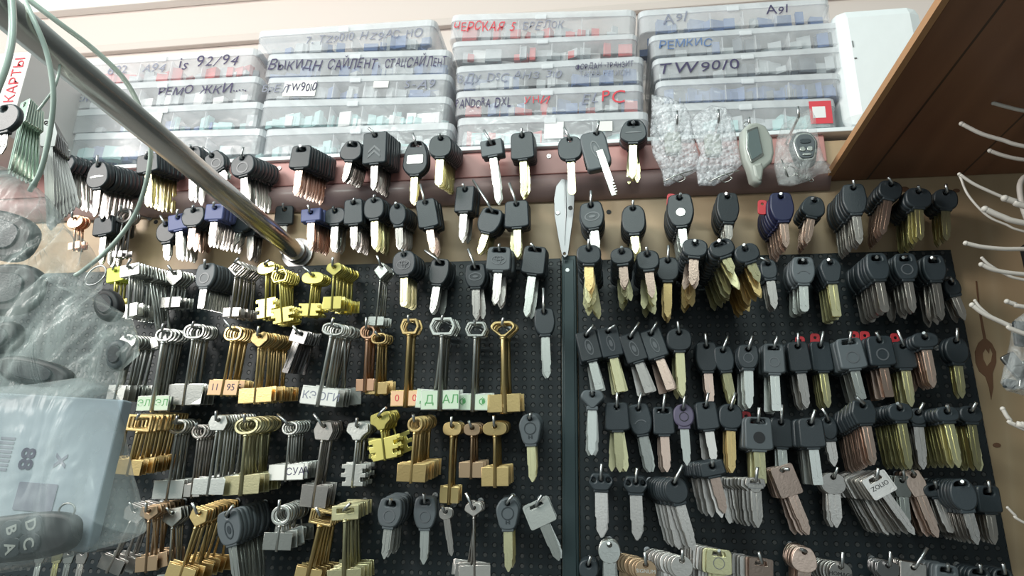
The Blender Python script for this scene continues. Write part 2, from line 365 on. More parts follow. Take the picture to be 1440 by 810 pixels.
def organizer(tl, tr, bl, br, Y, label, texts=(), contents=('c_grey',), dividers=(0.38, 0.55, 0.72), papers=(), nchunk=60, depth=0.15):
    TL, TR, BL, BR = at(*tl, Y), at(*tr, Y), at(*bl, Y), at(*br, Y)
    W = ((TR-TL).length + (BR-BL).length)/2; H = ((TL-BL).length+(TR-BR).length)/2 - 0.0016
    c = (TL+TR+BL+BR)/4; d = (TR-TL)+(BR-BL); ang = -math.atan2(d.z, d.x)
    root = empty('organizer_box', (c.x, Y, c.z-H/2), (0, ang, 0)); tag(root, label, 'storage box', 'clear plastic organizer boxes stacked on the shelf')
    t = 0.0016; w2 = W/2; lidh = H*0.26
    def shell(z0, z1, mt, nm, dep, grow=0.0, bottom=True):
        bm = bmesh.new()
        o_ = round_poly([(-w2-grow, 0), (w2+grow, 0), (w2+grow, dep), (-w2-grow, dep)], 0.013, 4)
        i_ = round_poly([(-w2-grow+t, t), (w2+grow-t, t), (w2+grow-t, dep-t), (-w2-grow+t, dep-t)], 0.012, 4)
        n = len(o_)
        A = [bm.verts.new((x, y, z0)) for x, y in o_]; B = [bm.verts.new((x, y, z1)) for x, y in o_]
        C_ = [bm.verts.new((x, y, z0)) for x, y in i_]; D = [bm.verts.new((x, y, z1)) for x, y in i_]
        for k in range(n):
            j = (k+1) % n
            bm.faces.new((A[k], A[j], B[j], B[k])); bm.faces.new((D[k], D[j], C_[j], C_[k]))
            bm.faces.new((B[k], B[j], D[j], D[k])); bm.faces.new((C_[k], C_[j], A[j], A[k]))
        cap = C_ if bottom else D
        zz = t if bottom else -t
        E_ = [bm.verts.new((v.co.x, v.co.y, v.co.z+zz)) for v in cap]
        bm.faces.new(cap); bm.faces.new(E_[::-1])
        return link(nm, bm_mesh(nm, bm), mt, root)
    shell(0.0, H-lidh-0.0006, 'boxplastic', 'box_body', depth)
    shell(H-lidh, H, 'boxlid', 'lid', depth, 0.001, False)
    bm = bmesh.new(); bm_box(bm, (-0.008, -0.0022, H-lidh-0.003), (0.008, -0.0003, H-lidh*0.5), 0.0008)
    link('latch', bm_mesh('latch', bm), 'boxlid', root)
    for u in dividers:
        x = -w2 + W*u
        box_obj('divider', (x-0.0006, t+0.0003, t), (x+0.0006, depth-t-0.001, H-lidh-0.001), 'boxlid', root)
    # what is kept inside
    rnd = random.Random(label)
    for mi, mname in enumerate(contents):
        bm = bmesh.new()
        for q in range(nchunk//len(contents)):
            x = -w2+0.012 + rnd.random()*(W-0.024); y = 0.004+rnd.random()**2*depth*.5; s = 0.004+rnd.random()*0.008
            h = min(H*.66, 0.008+rnd.random()*0.016)
            M = Matrix.Translation((x, y+s, 0.0026+h/2)) @ Matrix.Rotation(rnd.uniform(-.5, .5), 4, 'Z')
            r_ = bmesh.ops.create_cube(bm, size=1, matrix=M @ Matrix.Diagonal((s*2, s, h, 1)))
        o = link('small_parts', bm_mesh('small_parts', bm), mname, root); o['kind'] = 'stuff'
    for pi_, (u, v, wd, hh, mt) in enumerate(papers):
        x = -w2+W*u; z = H*v
        box_obj('paper_label', (x-wd*W/2, -0.0007-.0003*pi_, z-hh*H/2), (x+wd*W/2, -0.0003, z+hh*H/2), mt, root)
    for (txt, u, v, sz, mt, *rest) in texts:
        tm = handwriting(txt, sz*H*.92, -0.0012, rnd)
        tw = max(v_.co.x for v_ in tm.vertices)-min(v_.co.x for v_ in tm.vertices)
        if rest:
            tm.transform(Matrix.Diagonal((rest[0]*W/tw, 1, 1, 1)))
        o = link('handwriting', tm, mt, root, (-w2+W*u, 0, H*v))
    return root
OB = organizer
G_, B_, T_, R_, K_, W_ = 'c_grey', 'c_blue', 'c_teal', 'c_red', 'c_dark', 'c_white'
OB((98, 86), (358, 66), (100, 118), (360, 104), -0.004, 'topmost clear organizer box marked 692 A94, behind the chrome pipe', [('692', .27, .42, .55, 'greyink'), ('A94', .47, .42, .55, 'greyink'), ('is 92/94', .76, .52, .62, 'ink')], (G_, R_), papers=())
OB((98, 120), (362, 107), (98, 154), (362, 139), -0.004, 'clear organizer box second from top, its writing crossed by the chrome pipe', [('РЕМ', .07, .45, .55, 'greyink'), ('РЕМО ЖКИ.....', .72, .5, .55, 'ink', .46)], (G_, W_), papers=())
OB((97, 156), (364, 141), (97, 186), (364, 178), -0.004, 'unmarked clear organizer box third down beside the chrome pipe', [], (G_, T_, B_), papers=((.42, .45, .16, .55, 'paper'),))
OB((96, 188), (367, 180), (96, 222), (367, 216), -0.004, 'bottom clear organizer box behind the chrome pipe with light blue contents', [], (B_, T_, G_))
OB((358, 46), (610, 24), (360, 74), (612, 63), -0.004, 'tilted top organizer box with faint pencil writing TZ9010', [('7, TZ9010 НZ9АС НО', .62, .42, .5, 'greyink', .64)], (G_, B_), papers=())
OB((370, 76), (630, 69), (371, 108), (631, 102), -0.004, 'clear organizer box with bold dark handwriting ВЫКИДН САЙЛЕНТ', [('ВЫКИДН', .18, .42, .68, 'ink', .30), ('САЙЛЕНТ,', .50, .42, .66, 'ink', .28), ('СТАЦСАЙЛЕНТ', .83, .42, .6, 'ink', .32)], (B_, G_), papers=())
OB((371, 109), (631, 103), (371, 139), (631, 135), -0.004, 'clear organizer box with a paper strip marked TW9010', [('БРЕЛ', .07, .4, .5, 'greyink'), ('TW9010', .21, .45, .62, 'ink', .17), ('S-A9', .85, .52, .6, 'greyink', .16)], (B_, G_), papers=((.20, .44, .18, .72, 'paper'), (.64, .55, .08, .3, 'paper')))
OB((363, 140), (630, 136), (364, 178), (631, 171), -0.004, 'unmarked organizer box with shimmering teal contents below the TW9010 box', [], (T_, W_, T_), nchunk=110)
OB((368, 180), (634, 173), (369, 219), (635, 207), -0.004, 'bottom unmarked organizer box below the one with teal contents', [], (T_, G_), nchunk=120)
OB((630, 20), (892, 13), (632, 54), (893, 47), -0.004, 'top organizer box with smeared red writing and the word БРЕЛОК', [('ЧЕРСКАЯ 5', .20, .40, .6, 'redink', .34), ('БРЕЛОК', .52, .40, .5, 'greyink', .22)], (G_, R_))
OB((633, 57), (895, 48), (634, 86), (897, 73), -0.004, 'unmarked organizer box with faint reddish contents under the БРЕЛОК box', [], (R_, G_, W_), papers=())
OB((638, 93), (904, 78), (640, 126), (906, 113), -0.004, 'tilted organizer box marked with the letters DSC', [('ВДУ DSC', .16, .40, .58, 'greyink', .28), ('АНЗ 310', .45, .42, .45, 'greyink', .26), ('ФОРДАН -ТРАНЗИТ', .80, .66, .34, 'ink', .30), ('ТАТРА РЕГИОН', .80, .34, .34, 'greyink', .26)], (B_, G_), papers=())
OB((638, 129), (904, 117), (639, 161), (905, 154), -0.004, 'clear organizer box with the black lettering PANDORA DXL', [('PANDORA DXL', .16, .44, .60, 'ink', .30), ('УНИ', .45, .45, .5, 'redink'), ('EL', .73, .45, .62, 'greyink'), ('PC', .85, .48, .75, 'redink')], (B_, R_, G_), papers=())
OB((640, 165), (911, 156), (641, 205), (911, 196), -0.004, 'bottom organizer box of the middle pile with small paper slips', [], (G_, T_, R_), papers=((.52, .42, .1, .6, 'c_white'), (.78, .5, .08, .35, 'paper')), nchunk=120)
OB((897, 14), (1168, -4), (899, 46), (1170, 28), -0.004, 'top organizer box marked A91 twice beside the white container', [('A91', .2, .5, .65, 'greyink'), ('A91', .73, .55, .6, 'ink')], (B_, B_, G_))
OB((913, 49), (1188, 30), (915, 79), (1190, 61), -0.004, 'clear organizer box with blue writing РЕМКИ over grey contents', [('РЕМКИС', .19, .45, .55, 'c_blue', .28)], (B_, K_, G_), papers=())
OB((918, 82), (1189, 64), (920, 111), (1190, 95), -0.004, 'clear organizer box with large lettering TW9010 directly on the plastic', [('TW9010', .25, .42, .78, 'ink', .42)], (G_, K_), papers=())
OB((922, 114), (1184, 100), (924, 143), (1186, 135), -0.004, 'clear organizer box full of dark blue parts', [], (B_, 'c_blue', K_), nchunk=120)
OB((924, 146), (1176, 137), (925, 186), (1178, 178), -0.004, 'bottom organizer box with a red and white packet at one end', [], (G_, T_), papers=((.91, .5, .12, .8, 'redink'), (.90, .5, .07, .4, 'c_white')))

# white rounded container beside the boxes
P0, P1 = at(1192, 165, -0.01), at(1330, 165, -0.01); ztop = at(1240, 5, -0.01).z
bm = bmesh.new(); bm_box(bm, (P0.x, -0.01, zs+0.0005), (P1.x, 0.16, ztop), 0.018)
wc = link('container_body', bm_mesh('container_body', bm), 'foam')
root = empty('white_container', ((P0.x+P1.x)/2, -0.01, zs)); tag(root, 'tall white plastic container behind the edge of the brown shelf', 'container')
wc.parent = root; wc.location = -Vector(root.location)
for (a_, b_, w_, h_2) in ((1199, 62, .0012, .009), (1203, 82, .003, .0015)):
    c = at(a_, b_, -0.0102); box_obj('moulded_slot', (c.x-w_/2, -0.0112, c.z-h_2/2), (c.x+w_/2, -0.0098, c.z+h_2/2), 'darksteel', None).name = 'moulded_slot'
    o = bpy.data.objects[-1] if False else [x for x in COL.objects if x.name.startswith('moulded_slot')][-1]; o.parent = root; o.location = -Vector(root.location)
# white carton with red letters
cf = -0.10
A0, A1 = at(-60, 72, cf), at(45, 72, cf)
root = empty('carton', ((A0.x+A1.x)/2, cf, zs)); tag(root, 'white cardboard carton with red upright lettering КАРТЫ behind the key bunch', 'box')
mat('carton', (0.78, 0.74, 0.72), 0.6)
bm = bmesh.new(); bm_box(bm, (A0.x, cf, zs+0.0005), (A1.x, 0.10, A1.z), 0.001); o = link('carton_body', bm_mesh('carton', bm), 'carton'); o.parent = root; o.location = -Vector(root.location)
c = at(19, 112, cf)
for (t_, a, b, sz) in (('КАРТЫ', 21, 112, .021),):
    c = at(a, b, cf-0.0006); tm = text_mesh(t_, sz, 0.0002); tm.transform(Matrix.Rotation(-math.pi/2, 4, 'Y'))
    o = link('red_lettering', tm, 'redink'); o.parent = root; o.location = c-root.location
# ------------------------------------------------------------------ key shapes (hole centre at the origin, key hangs down -z, faces -y)
def outline(style, w, h):
    """head outline in metres, centred at 0"""
    a, b = w/2, h/2
    if style == 'round': return ell(0, 0, a, b, 26, 2.15)
    if style == 'oval': return ell(0, 0, a, b, 26, 2.6)
    if style == 'square': return round_poly([(-a, -b*.92), (-a*.94, b), (a*.94, b), (a, -b*.92), (a*.55, -b), (-a*.55, -b)], min(a, b)*.38)
    if style == 'rect': return round_poly([(-a, -b), (-a, b), (a, b), (a, -b)], min(a, b)*.22)
    if style == 'trap': return round_poly([(-a*.62, -b), (-a, -b*.15), (-a*.82, b), (a*.82, b), (a, -b*.15), (a*.62, -b)], min(a, b)*.42)
    if style == 'bell': return round_poly([(-a*.62, -b), (-a*.86, -b*.2), (-a, b*.35), (-a*.55, b), (a*.55, b), (a, b*.35), (a*.86, -b*.2), (a*.62, -b)], min(a, b)*.45)
    if style == 'hex': return round_poly([(-a*.7, -b), (-a, 0), (-a*.7, b), (a*.7, b), (a, 0), (a*.7, -b)], min(a, b)*.16)
    if style == 'tap': return round_poly([(-a*.45, -b), (-a*.98, -b*.55), (-a*.9, b*.3), (-a*.5, b), (a*.5, b), (a*.9, b*.3), (a*.98, -b*.55), (a*.45, -b)], min(a, b)*.4)
    if style == 'penta': return round_poly([(0, -b), (-a, -b*.2), (-a*.85, b), (a*.85, b), (a, -b*.2)], min(a, b)*.15)
    if style == 'ears': return round_poly([(-a*.55, -b), (-a, -b*.1), (-a*.72, b), (a*.72, b), (a, -b*.1), (a*.55, -b)], min(a, b)*.3)
    if style == 'heart': return round_poly([(0, -b), (-a, -b*.05), (-a*.8, b*.85), (-a*.3, b), (0, b*.75), (a*.3, b), (a*.8, b*.85), (a, -b*.05)], min(a, b)*.3)
    if style == 'shield': return round_poly([(-a*.35, -b), (-a*.5, -b*.55), (-a, -b*.1), (-a*.9, b*.8), (0, b), (a*.9, b*.8), (a, -b*.1), (a*.5, -b*.55), (a*.35, -b)], min(a, b)*.2)
    if style == 'diamond': return round_poly([(0, -b), (-a, 0), (0, b), (a, 0)], min(a, b)*.12)
    if style == 'tri': return round_poly([(-a*.15, -b), (-a, b*.25), (-a*.7, b), (a*.7, b), (a, b*.25), (a*.15, -b)], min(a, b)*.4)
    return ell(0, 0, a, b, 24, 2.2)
SHAPE_WORD = dict(round='round', oval='oval', square='square', rect='rectangular', trap='tapered', bell='bell-shaped', hex='hexagonal', tap='flared',
                  penta='pointed', ears='two-eared', heart='heart-shaped', shield='shield-shaped', diamond='diamond', tri='triangular')
HOLE_R = 0.0026
def car_head(style, w, h, th, hole='hole', cut=1.0):
    b = h/2
    dz = {'hole': b-0.0052, 'slot': b-0.0048, 'big': b-0.0058, 'twin': b-0.006}[hole]      # hole centre above the head centre
    if hole == 'slot': hl = [round_poly([(-w*.27, dz-.0021), (-w*.22, dz+.0022), (w*.22, dz+.0022), (w*.27, dz-.0021)], .0016)]
    elif hole == 'big': hl = [round_poly([(-w*.22, dz-.003), (-w*.16, dz+.0032), (w*.16, dz+.0032), (w*.22, dz-.003)], .0025)]
    elif hole == 'twin': hl = [ell(0, dz, .0026, .0028, 12), ell(-w*.29, dz-.001, .0024, .0024, 10), ell(w*.29, dz-.001, .0024, .0024, 10)]
    else: hl = [ell(0, dz, HOLE_R, HOLE_R*1.05, 12)]
    me = flat([outline(style, w, h)] + hl, th, min(.0016, th*.3), 1)
    me.transform(Matrix.Translation((0, 0, -dz)))
    return me, dz
def emblem_mesh(kind, w, h, th, dz):
    z0 = -dz - h*0.06; y = -th/2-0.0001; t = 0.0007
    if kind == 'ellipse': L_ = [flat([ell(0, z0, w*.17, h*.27, 24, rot=.12), ell(0, z0, w*.13, h*.23, 24, rot=.12)], t, y=y), flat([ell(0, z0, w*.08, h*.12, 16, rot=.12)], t, y=y)]
    elif kind == 'flatellipse': L_ = [flat([ell(0, z0, w*.30, h*.17, 24), ell(0, z0, w*.25, h*.13, 24)], t, y=y), flat([ell(0, z0, w*.13, h*.05, 12)], t, y=y)]
    elif kind == 'circle': L_ = [flat([ell(0, z0-h*.06, w*.24, w*.24, 24), ell(0, z0-h*.06, w*.19, w*.19, 24)], t, y=y)]
    elif kind == 'arc': L_ = [flat([[(math.cos(a)*w*r, z0-h*.12+math.sin(a)*w*.8*r) for r, rg in ((.26, range(0, 9)), (.21, range(8, -1, -1))) for a in [math.pi*(.1+.8*k/8) for k in rg]]], t, y=y)]
    elif kind == 'rings': L_ = [flat([ell(0, z0, w*.30, h*.20, 26), ell(0, z0, w*.26, h*.165, 26)], t, y=y), flat([ell(0, z0, w*.10, h*.19, 18), ell(0, z0, w*.07, h*.16, 18)], t, y=y-.0002), flat([ell(0, z0+h*.06, w*.2, h*.08, 18), ell(0, z0+h*.06, w*.165, h*.055, 18)], t, y=y-.0004)]
    elif kind == 'chev': L_ = [flat([[(-w*.25, z0+k-h*.10), (0, z0+k+h*.08), (w*.25, z0+k-h*.10), (w*.25, z0+k-h*.17), (0, z0+k), (-w*.25, z0+k-h*.17)]], t, y=y) for k in (h*.05, -h*.10)]
    elif kind == 'aitch':
        L_ = [flat([ell(0, z0+h*.08, w*.26, w*.26, 24), ell(0, z0+h*.08, w*.22, w*.22, 24)], t, y=y)]
        L_ += [flat([[(x-.0006, z0-h*.25), (x-.0006, z0-h*.14), (x+.0006, z0-h*.14), (x+.0006, z0-h*.25)]], t, y=y) for x in (-.0016, .0016)]
        L_ += [flat([[(-.0016, z0-h*.20), (-.0016, z0-h*.185), (.0016, z0-h*.185), (.0016, z0-h*.20)]], t, y=y)]
    elif kind == 'disc': L_ = [flat([ell(0, z0-h*.02, w*.17, w*.17, 20)], .0012, .0003, y=y), flat([ell(0, z0-h*.02, w*.12, w*.12, 20), ell(0, z0-h*.02, w*.09, w*.09, 20)], t, y=y-.0006)]
    elif kind == 'darkdisc': L_ = [flat([ell(0, z0-h*.06, w*.20, w*.20, 22)], t, y=y)]
    elif kind == 'plate': L_ = [flat([round_poly([(-w*.31, z0-h*.13), (-w*.31, z0+h*.13), (w*.31, z0+h*.13), (w*.31, z0-h*.13)], .002)], .0012, .0003, y=y), flat([ell(-w*.05, z0, w*.18, h*.05, 14)], t, y=y-.0008)]
    elif kind == 'line': L_ = [flat([round_poly([(-w*.28, z0-.0004), (-w*.1, z0+.001), (w*.1, z0+.001), (w*.28, z0-.0004), (w*.28, z0-.0012), (-w*.28, z0-.0012)], .0004)], t, y=y)]
    elif kind == 'star': L_ = [flat([ell(0, z0, w*.22, w*.22, 22), ell(0, z0, w*.19, w*.19, 22)], t, y=y)]
    elif kind == 'text': L_ = [flat([round_poly([(-w*.38, z0-h*.17), (-w*.38, z0+h*.17), (w*.38, z0+h*.17), (w*.38, z0-h*.17)], .001), round_poly([(-w*.34, z0-h*.12), (-w*.34, z0+h*.12), (w*.34, z0+h*.12), (w*.34, z0-h*.12)], .001)], t, y=y)]
    return join(L_)
def car_blade(bw, length, ztop, kind='cut', th=0.0021):
    """blade from ztop (inside the head) down to -length"""
    a = bw/2; z1 = -length; s = ztop-length*0
    sh_ = z1 + (ztop-z1)*.30
    if kind == 'round': tip = [(a, z1+a*.8), (a*.6, z1+a*.15), (0, z1), (-a*.6, z1+a*.15), (-a, z1+a*.8)]
    elif kind == 'flat': tip = [(a, z1+.001), (a*.8, z1), (-a*.8, z1), (-a, z1+.001)]
    elif kind == 'step': tip = [(a, sh_+.004), (a*.72, sh_), (a*.72, z1+.002), (a*.3, z1), (-a*.6, z1+.0015), (-a*.72, z1+.003), (-a*.72, sh_-.004), (-a, sh_)]
    else: tip = [(a, sh_), (a*.82, sh_-.002), (a*.82, z1+a*1.2), (a*.15, z1), (-a*.15, z1), (-a*.82, z1+a*1.2), (-a*.82, sh_+.004), (-a, sh_+.006)]
    body = [(-a, ztop), (a, ztop)] + tip
    L_ = [flat([body], th*.55)]
    g0, g1 = ztop, z1+a*1.7
    for x0, x1 in ((-a*.98, -a*.36), (a*.08, a*.80)):
        k = .80 if kind in ('cut', 'step') else 1
        zz = max(g1, z1+.004)
        L_.append(flat([[(x0*k, g0), (x1*k, g0), (x1*k, zz), ((x0+x1)/2*k, zz-.002), (x0*k, zz)]], th))
    return join(L_)
def car_key(P):
    """mesh data of one car key -> list of (part name, mesh, material)"""
    w, h, th = P['w'], P['h'], P['th']
    hm, dz = car_head(P['style'], w, h, th, P['hole'])
    parts = [('key_head', hm, P['hm'])]
    zb = -dz - h/2 + .003
    if not P.get('noblade'):
        parts.append(('key_blade', car_blade(P['bw'], P['len'], zb, P['blade'], min(.0022, th*.5)), P['mm']))
        if P['hm'] not in ('steel', 'nickel', 'pink', 'gold', 'palegold') and P['collar']:
            bm = bmesh.new(); c = P['bw']/2+.0016; bm_box(bm, (-c, -th*.42, zb-.0046), (c, th*.42, zb-.0004), .0008)
            parts.append(('collar', bm_mesh('collar', bm), P['hm']))
    if P.get('emblem'): parts.append(('emblem', emblem_mesh(P['emblem'], w, h, th, dz), P.get('em', 'emblem')))
    return parts
def bow_mesh(style, w, h, th):
    a, b = w/2, h/2; rim = min(w, h)*.17
    base, solid = style.replace('ring', ''), not style.endswith('ring')
    base = {'': 'round', 'hex': 'hex', 'rect': 'rect', 'tri': 'tri', 'diamond': 'diamond', 'shield': 'shield', 'oval': 'oval', 'o': 'oval', 'tee': 'rect'}.get(base, base)
    O_ = outline(base, w, h)
    if solid:
        hz = b-.0050; H_ = [ell(0, hz, .0024, .0024, 12)]
        if style == 'heart': hz = b-.0052; H_ = [ell(0, hz, .0026, .0024, 12)]
    else:
        if style == 'teering': H_ = [round_poly([(-a*.62, -b*.05), (-a*.62, b*.55), (a*.62, b*.55), (a*.62, -b*.05)], .001)]; hz = b*.3
        else:
            I = outline(base, w-2*rim, h-2*rim); H_ = [I]; hz = b-rim-.0024
    me = flat([O_]+H_, th, min(.0007, th*.3), 1)
    if solid and style in ('oval', 'round', 'shield'):
        O2 = outline(base, w*.80, h*.78); O3 = outline(base, w*.68, h*.62)
        me = join([me, flat([[(x, z-.0012) for x, z in O2], [(x, z-.0012) for x, z in O3]], .0005, y=-th/2)]) if h > .012 and style == 'shield' else me
    me.transform(Matrix.Translation((0, 0, -hz)))
    return me, hz
def lever_key(P):
    w, h, th = P['w'], P['h'], P['th']
    bm_, hz = bow_mesh(P['style'], w, h, th)
    parts = [('bow', bm_, P['mm'])]
    r = P['rr']; z0 = -hz-h/2+(.001 if P['style'] != 'diamondring' else .0005); z1 = -P['len']
    b = bmesh.new()
    tube_bm(b, [(0, 0, z0), (0, 0, z0-.004), (0, 0, z0-.0042), (0, 0, z1)], [r*1.0, r*1.0, r, r], 8)
    tube_bm(b, [(0, 0, z0-.0015), (0, 0, z0-.0035)], r*1.28, 8)
    parts.append(('shaft', bm_mesh('shaft', b), P['mm']))
    bw, bh = P['bit']; zb = z1+P['bofs']
    bt = min(.0012, th*.6); L_ = []
    for s in (-1, 1):
        x0, x1 = s*r*.6, s*bw/2
        if P['notch']:
            st = bh/5
            pts = [(x0, zb), (x0, zb+bh)] + [(x1, zb+bh), (x1, zb+bh-st), (x1*.72, zb+bh-st), (x1*.72, zb+bh-2*st), (x1, zb+bh-2*st), (x1, zb+2*st), (x1*.6, zb+2*st), (x1*.6, zb+st), (x1*.85, zb+st), (x1*.85, zb)]
        else: pts = [(x0, zb), (x0, zb+bh), (x1, zb+bh), (x1, zb)]
        L_.append(flat([pts], bt, .0003, 1))
    parts.append(('bit', join(L_), P.get('bm', P['mm'])))
    if P.get('tag'):
        tm, tx, ink = P['tag']
        lo, hi = -bw/2+.0006, bw/2-.0006
        for s, (x0, x1) in ((0, (lo, -r)), (1, (r, hi))):
            parts.append(('paper_sticker', flat([[(x0, zb+.0008), (x0, zb+bh-.0008), (x1, zb+bh-.0008), (x1, zb+.0008)]], .0003, y=-bt/2-.0002), tm))
            if tx[s]:
                t_ = text_mesh(tx[s], min(bh*.62, abs(x1-x0)*.9), .0001, y=-bt/2-.0004)
                t_.transform(Matrix.Translation(((x0+x1)/2, 0, zb+bh/2))); parts.append(('marking', t_, ink))
    if P.get('cap'):
        cm, _ = bow_mesh(P['style'], w*1.12, h*1.12, th*1.25); parts.append(('colour_cap', cm, P['cap']))
    return parts
def house_key(P):
    w, h, th = P['w'], P['h'], min(P['th'], .0026)
    hz = h/2-.0045
    hl = [ell(0, hz, .0024, .0024, 12)] if P['hole'] == 'hole' else [round_poly([(-w*.26, hz-.0018), (-w*.22, hz+.002), (w*.22, hz+.002), (w*.26, hz-.0018)], .001)]
    m1 = flat([outline(P['style'], w, h)]+hl, th, .0005, 1)
    if P.get('rim'): m1 = join([m1, flat([outline(P['style'], w*.99, h*.99), outline(P['style'], w*.86, h*.84)], .0006, y=-th/2-.0002)])
    m1.transform(Matrix.Translation((0, 0, -hz)))
    hm = P['hm'] if P['hm'] in ('steel', 'nickel', 'pink', 'gold', 'palegold', 'darksteel', 'bronze', 'yellow') else P['mm']
    parts = [('key_bow', m1, hm), ('key_blade', car_blade(P['bw'], P['len'], -hz-h/2+.002, P['blade'], th*.9), P['mm'])]
    if P.get('emblem'): parts.append(('emblem', emblem_mesh(P['emblem'], w, h, th, hz), P.get('em', 'darksteel')))
    if P.get('word'):
        t_ = text_mesh(P['word'], w*.24, .0002, y=-th/2-.0003); t_.transform(Matrix.Translation((0, 0, -hz-h*.05))); parts.append(('stamped_word', t_, P.get('wordmat', 'dark')))
    return parts

# ------------------------------------------------------------------ bundles
ROWS = {'A': 'reddish strip', 'B': 'bare plywood'}
ORD = 'first second third fourth fifth sixth seventh eighth ninth tenth eleventh twelfth thirteenth fourteenth fifteenth sixteenth seventeenth eighteenth nineteenth twentieth'.split()
ORD += ['twenty-'+o for o in ORD[:9]]
BUNDLES = []
def K(row, tip, head, size, end, n, kind, style, mm, hm='black', sp=None, bw=None, hole='hole', blade='cut', emblem=None, fan=2.0, bit=None, rr=None, L=None, **kw):
    BUNDLES.append(dict(row=row, tip=tip, head=head, size=size, end=end, n=n, kind=kind, style=style, mm=mm, hm=hm, sp=sp, bw=bw, hole=hole, blade=blade, emblem=emblem, fan=fan, bit=bit, rr=rr, L=L, kw=kw))
c_, l_, h_ = 'car', 'lever', 'house'
# --- row A: hooks on the reddish strip
K('A', (98,211), (94,232), (28,22), (97,292), 6, c_, 'ears', 'steel', 'black', hole='big', sp=.0085)
K('A', (137,218), (139,247), (32,36), (131,304), 9, c_, 'tap', 'nickel', 'black', hole='hole', sp=.0085, emblem='line', em='steel')
K('A', (207,214), (209,231), (30,26), (209,292), 7, c_, 'square', 'palegold', 'black', sp=.0085)
K('A', (268,204), (272,221), (26,28), (271,284), 4, c_, 'oval', 'steel', 'black', sp=.0085)
K('A', (285,207), (304,228), (28,28), (318,252), 2, c_, 'ears', 'steel', 'black', emblem='circle')
K('A', (342,207), (343,234), (34,30), (346,290), 8, c_, 'oval', 'steel', 'black', emblem='circle', sp=.0085)
K('A', (422,205), (424,222), (30,32), (416,276), 10, c_, 'square', 'pink', 'black', sp=.008, hole='big')
K('A', (492,200), (495,213), (34,28), (483,256), 7, c_, 'tap', 'nickel', 'black', hole='big', sp=.008)
K('A', (518,180), (528,209), (34,44), (525,268), 7, c_, 'rect', 'nickel', 'black', emblem='chev', sp=.0085)
K('A', (580,187), (585,223), (37,48), (580,287), 2, c_, 'tap', 'palegold', 'black', hole='big', emblem='plate', em='steel')
K('A', (619,188), (620,207), (32,32), (617,262), 9, c_, 'oval', 'palegold', 'black', sp=.0075, blade='round')
K('A', (680,183), (692,209), (31,23), (701,285), 3, c_, 'rect', 'steel', 'grey', hole='big', sp=.009)
K('A', (733,180), (735,206), (34,37), (737,274), 5, c_, 'square', 'palegold', 'black', sp=.0085)
K('A', (793,179), (802,210), (35,34), (805,275), 1, c_, 'oval', 'palegold', 'black', blade='round')
K('A', (889,172), (891,186), (40,33), (889,252), 5, c_, 'tap', 'palegold', 'black', hole='big', emblem='line', sp=.0085, fan=6)
# --- row B: hooks on the plywood above the pegboards
K('B', (101,296), (106,312), (22,18), (104,352), 3, l_, 'round', 'copper', bit=(16,10))
K('B', (139,302), (147,318), (30,26), (141,372), 5, c_, 'square', 'steel', 'black', sp=.0085)
K('B', (171,288), (174,303), (22,20), (162,362), 4, l_, 'ring', 'darksteel', bit=(14,8), fan=5, rr=.0013)
K('B', (225,303), (235,327), (27,30), (234,366), 2, c_, 'round', 'steel', 'black')
K('B', (250,294), (252,313), (28,22), (251,365), 5, c_, 'rect', 'steel', 'blueplastic', sp=.009)
K('B', (272,289), (273,306), (33,27), (268,352), 5, c_, 'trap', 'pink', 'black', sp=.009)
K('B', (301,284), (303,299), (26,22), (295,347), 9, c_, 'rect', 'nickel', 'blueplastic', sp=.008)
K('B', (338,296), (341,313), (30,26), (330,346), 2, c_, 'oval', 'steel', 'black')
K('B', (350,300), (353,318), (28,24), (350,366), 4, c_, 'square', 'nickel', 'black', sp=.008, L=.042)
K('B', (398,286), (400,303), (26,26), (395,356), 1, c_, 'square', 'nickel', 'black', L=.014)
K('B', (433,288), (438,303), (28,18), (436,352), 9, c_, 'rect', 'pink', 'blueplastic', sp=.006)
K('B', (468,290), (472,305), (30,24), (469,354), 4, c_, 'oval', 'steel', 'black', sp=.009)
K('B', (499,279), (498,299), (27,36), (498,352), 7, c_, 'square', 'nickel', 'black', sp=.008)
K('B', (527,274), (527,294), (29,32), (528,352), 7, c_, 'oval', 'palegold', 'black', sp=.008)
K('B', (556,285), (560,302), (24,32), (562,350), 7, c_, 'round', 'nickel', 'black', sp=.008)
K('B', (591,259), (601,301), (29,41), (609,356), 3, c_, 'square', 'pink', 'black', sp=.014)
K('B', (650,258), (654,281), (27,36), (649,338), 4, c_, 'rect', 'steel', 'black', sp=.010, fan=5)
K('B', (665,253), (689,311), (36,35), (673,357), 4, c_, 'trap', 'palegold', 'black', hole='slot', fan=5)
K('B', (716,257), (727,302), (35,38), (728,362), 4, c_, 'square', 'palegold', 'black', fan=6)
K('B', (831,268), (833,304), (36,38), (840,354), 6, c_, 'trap', 'steel', 'black', emblem='flatellipse', sp=.008)
K('B', (890,281), (891,310), (34,42), (894,358), 5, c_, 'oval', 'palegold', 'black', sp=.008)
K('B', (957,272), (957,297), (39,46), (962,352), 7, c_, 'trap', 'steel', 'black', emblem='disc', em='steel', sp=.0085, red=(944,277))
K('B', (1021,272), (1023,293), (34,42), (1025,340), 6, c_, 'trap', 'nickel', 'black', sp=.0085)
K('B', (1098,272), (1099,292), (36,40), (1106,348), 8, c_, 'trap', 'pink', 'navy', sp=.0085, red=(1072,286))
K('B', (1142,279), (1143,292), (36,30), (1133,344), 5, c_, 'tap', 'pink', 'black', sp=.0075)
K('B', (1200,253), (1201,281), (36,42), (1209,344), 7, c_, 'trap', 'nickel', 'black', sp=.0085)
K('B', (1249,249), (1251,268), (34,26), (1241,330), 7, c_, 'oval', 'pink', 'black', sp=.0075)
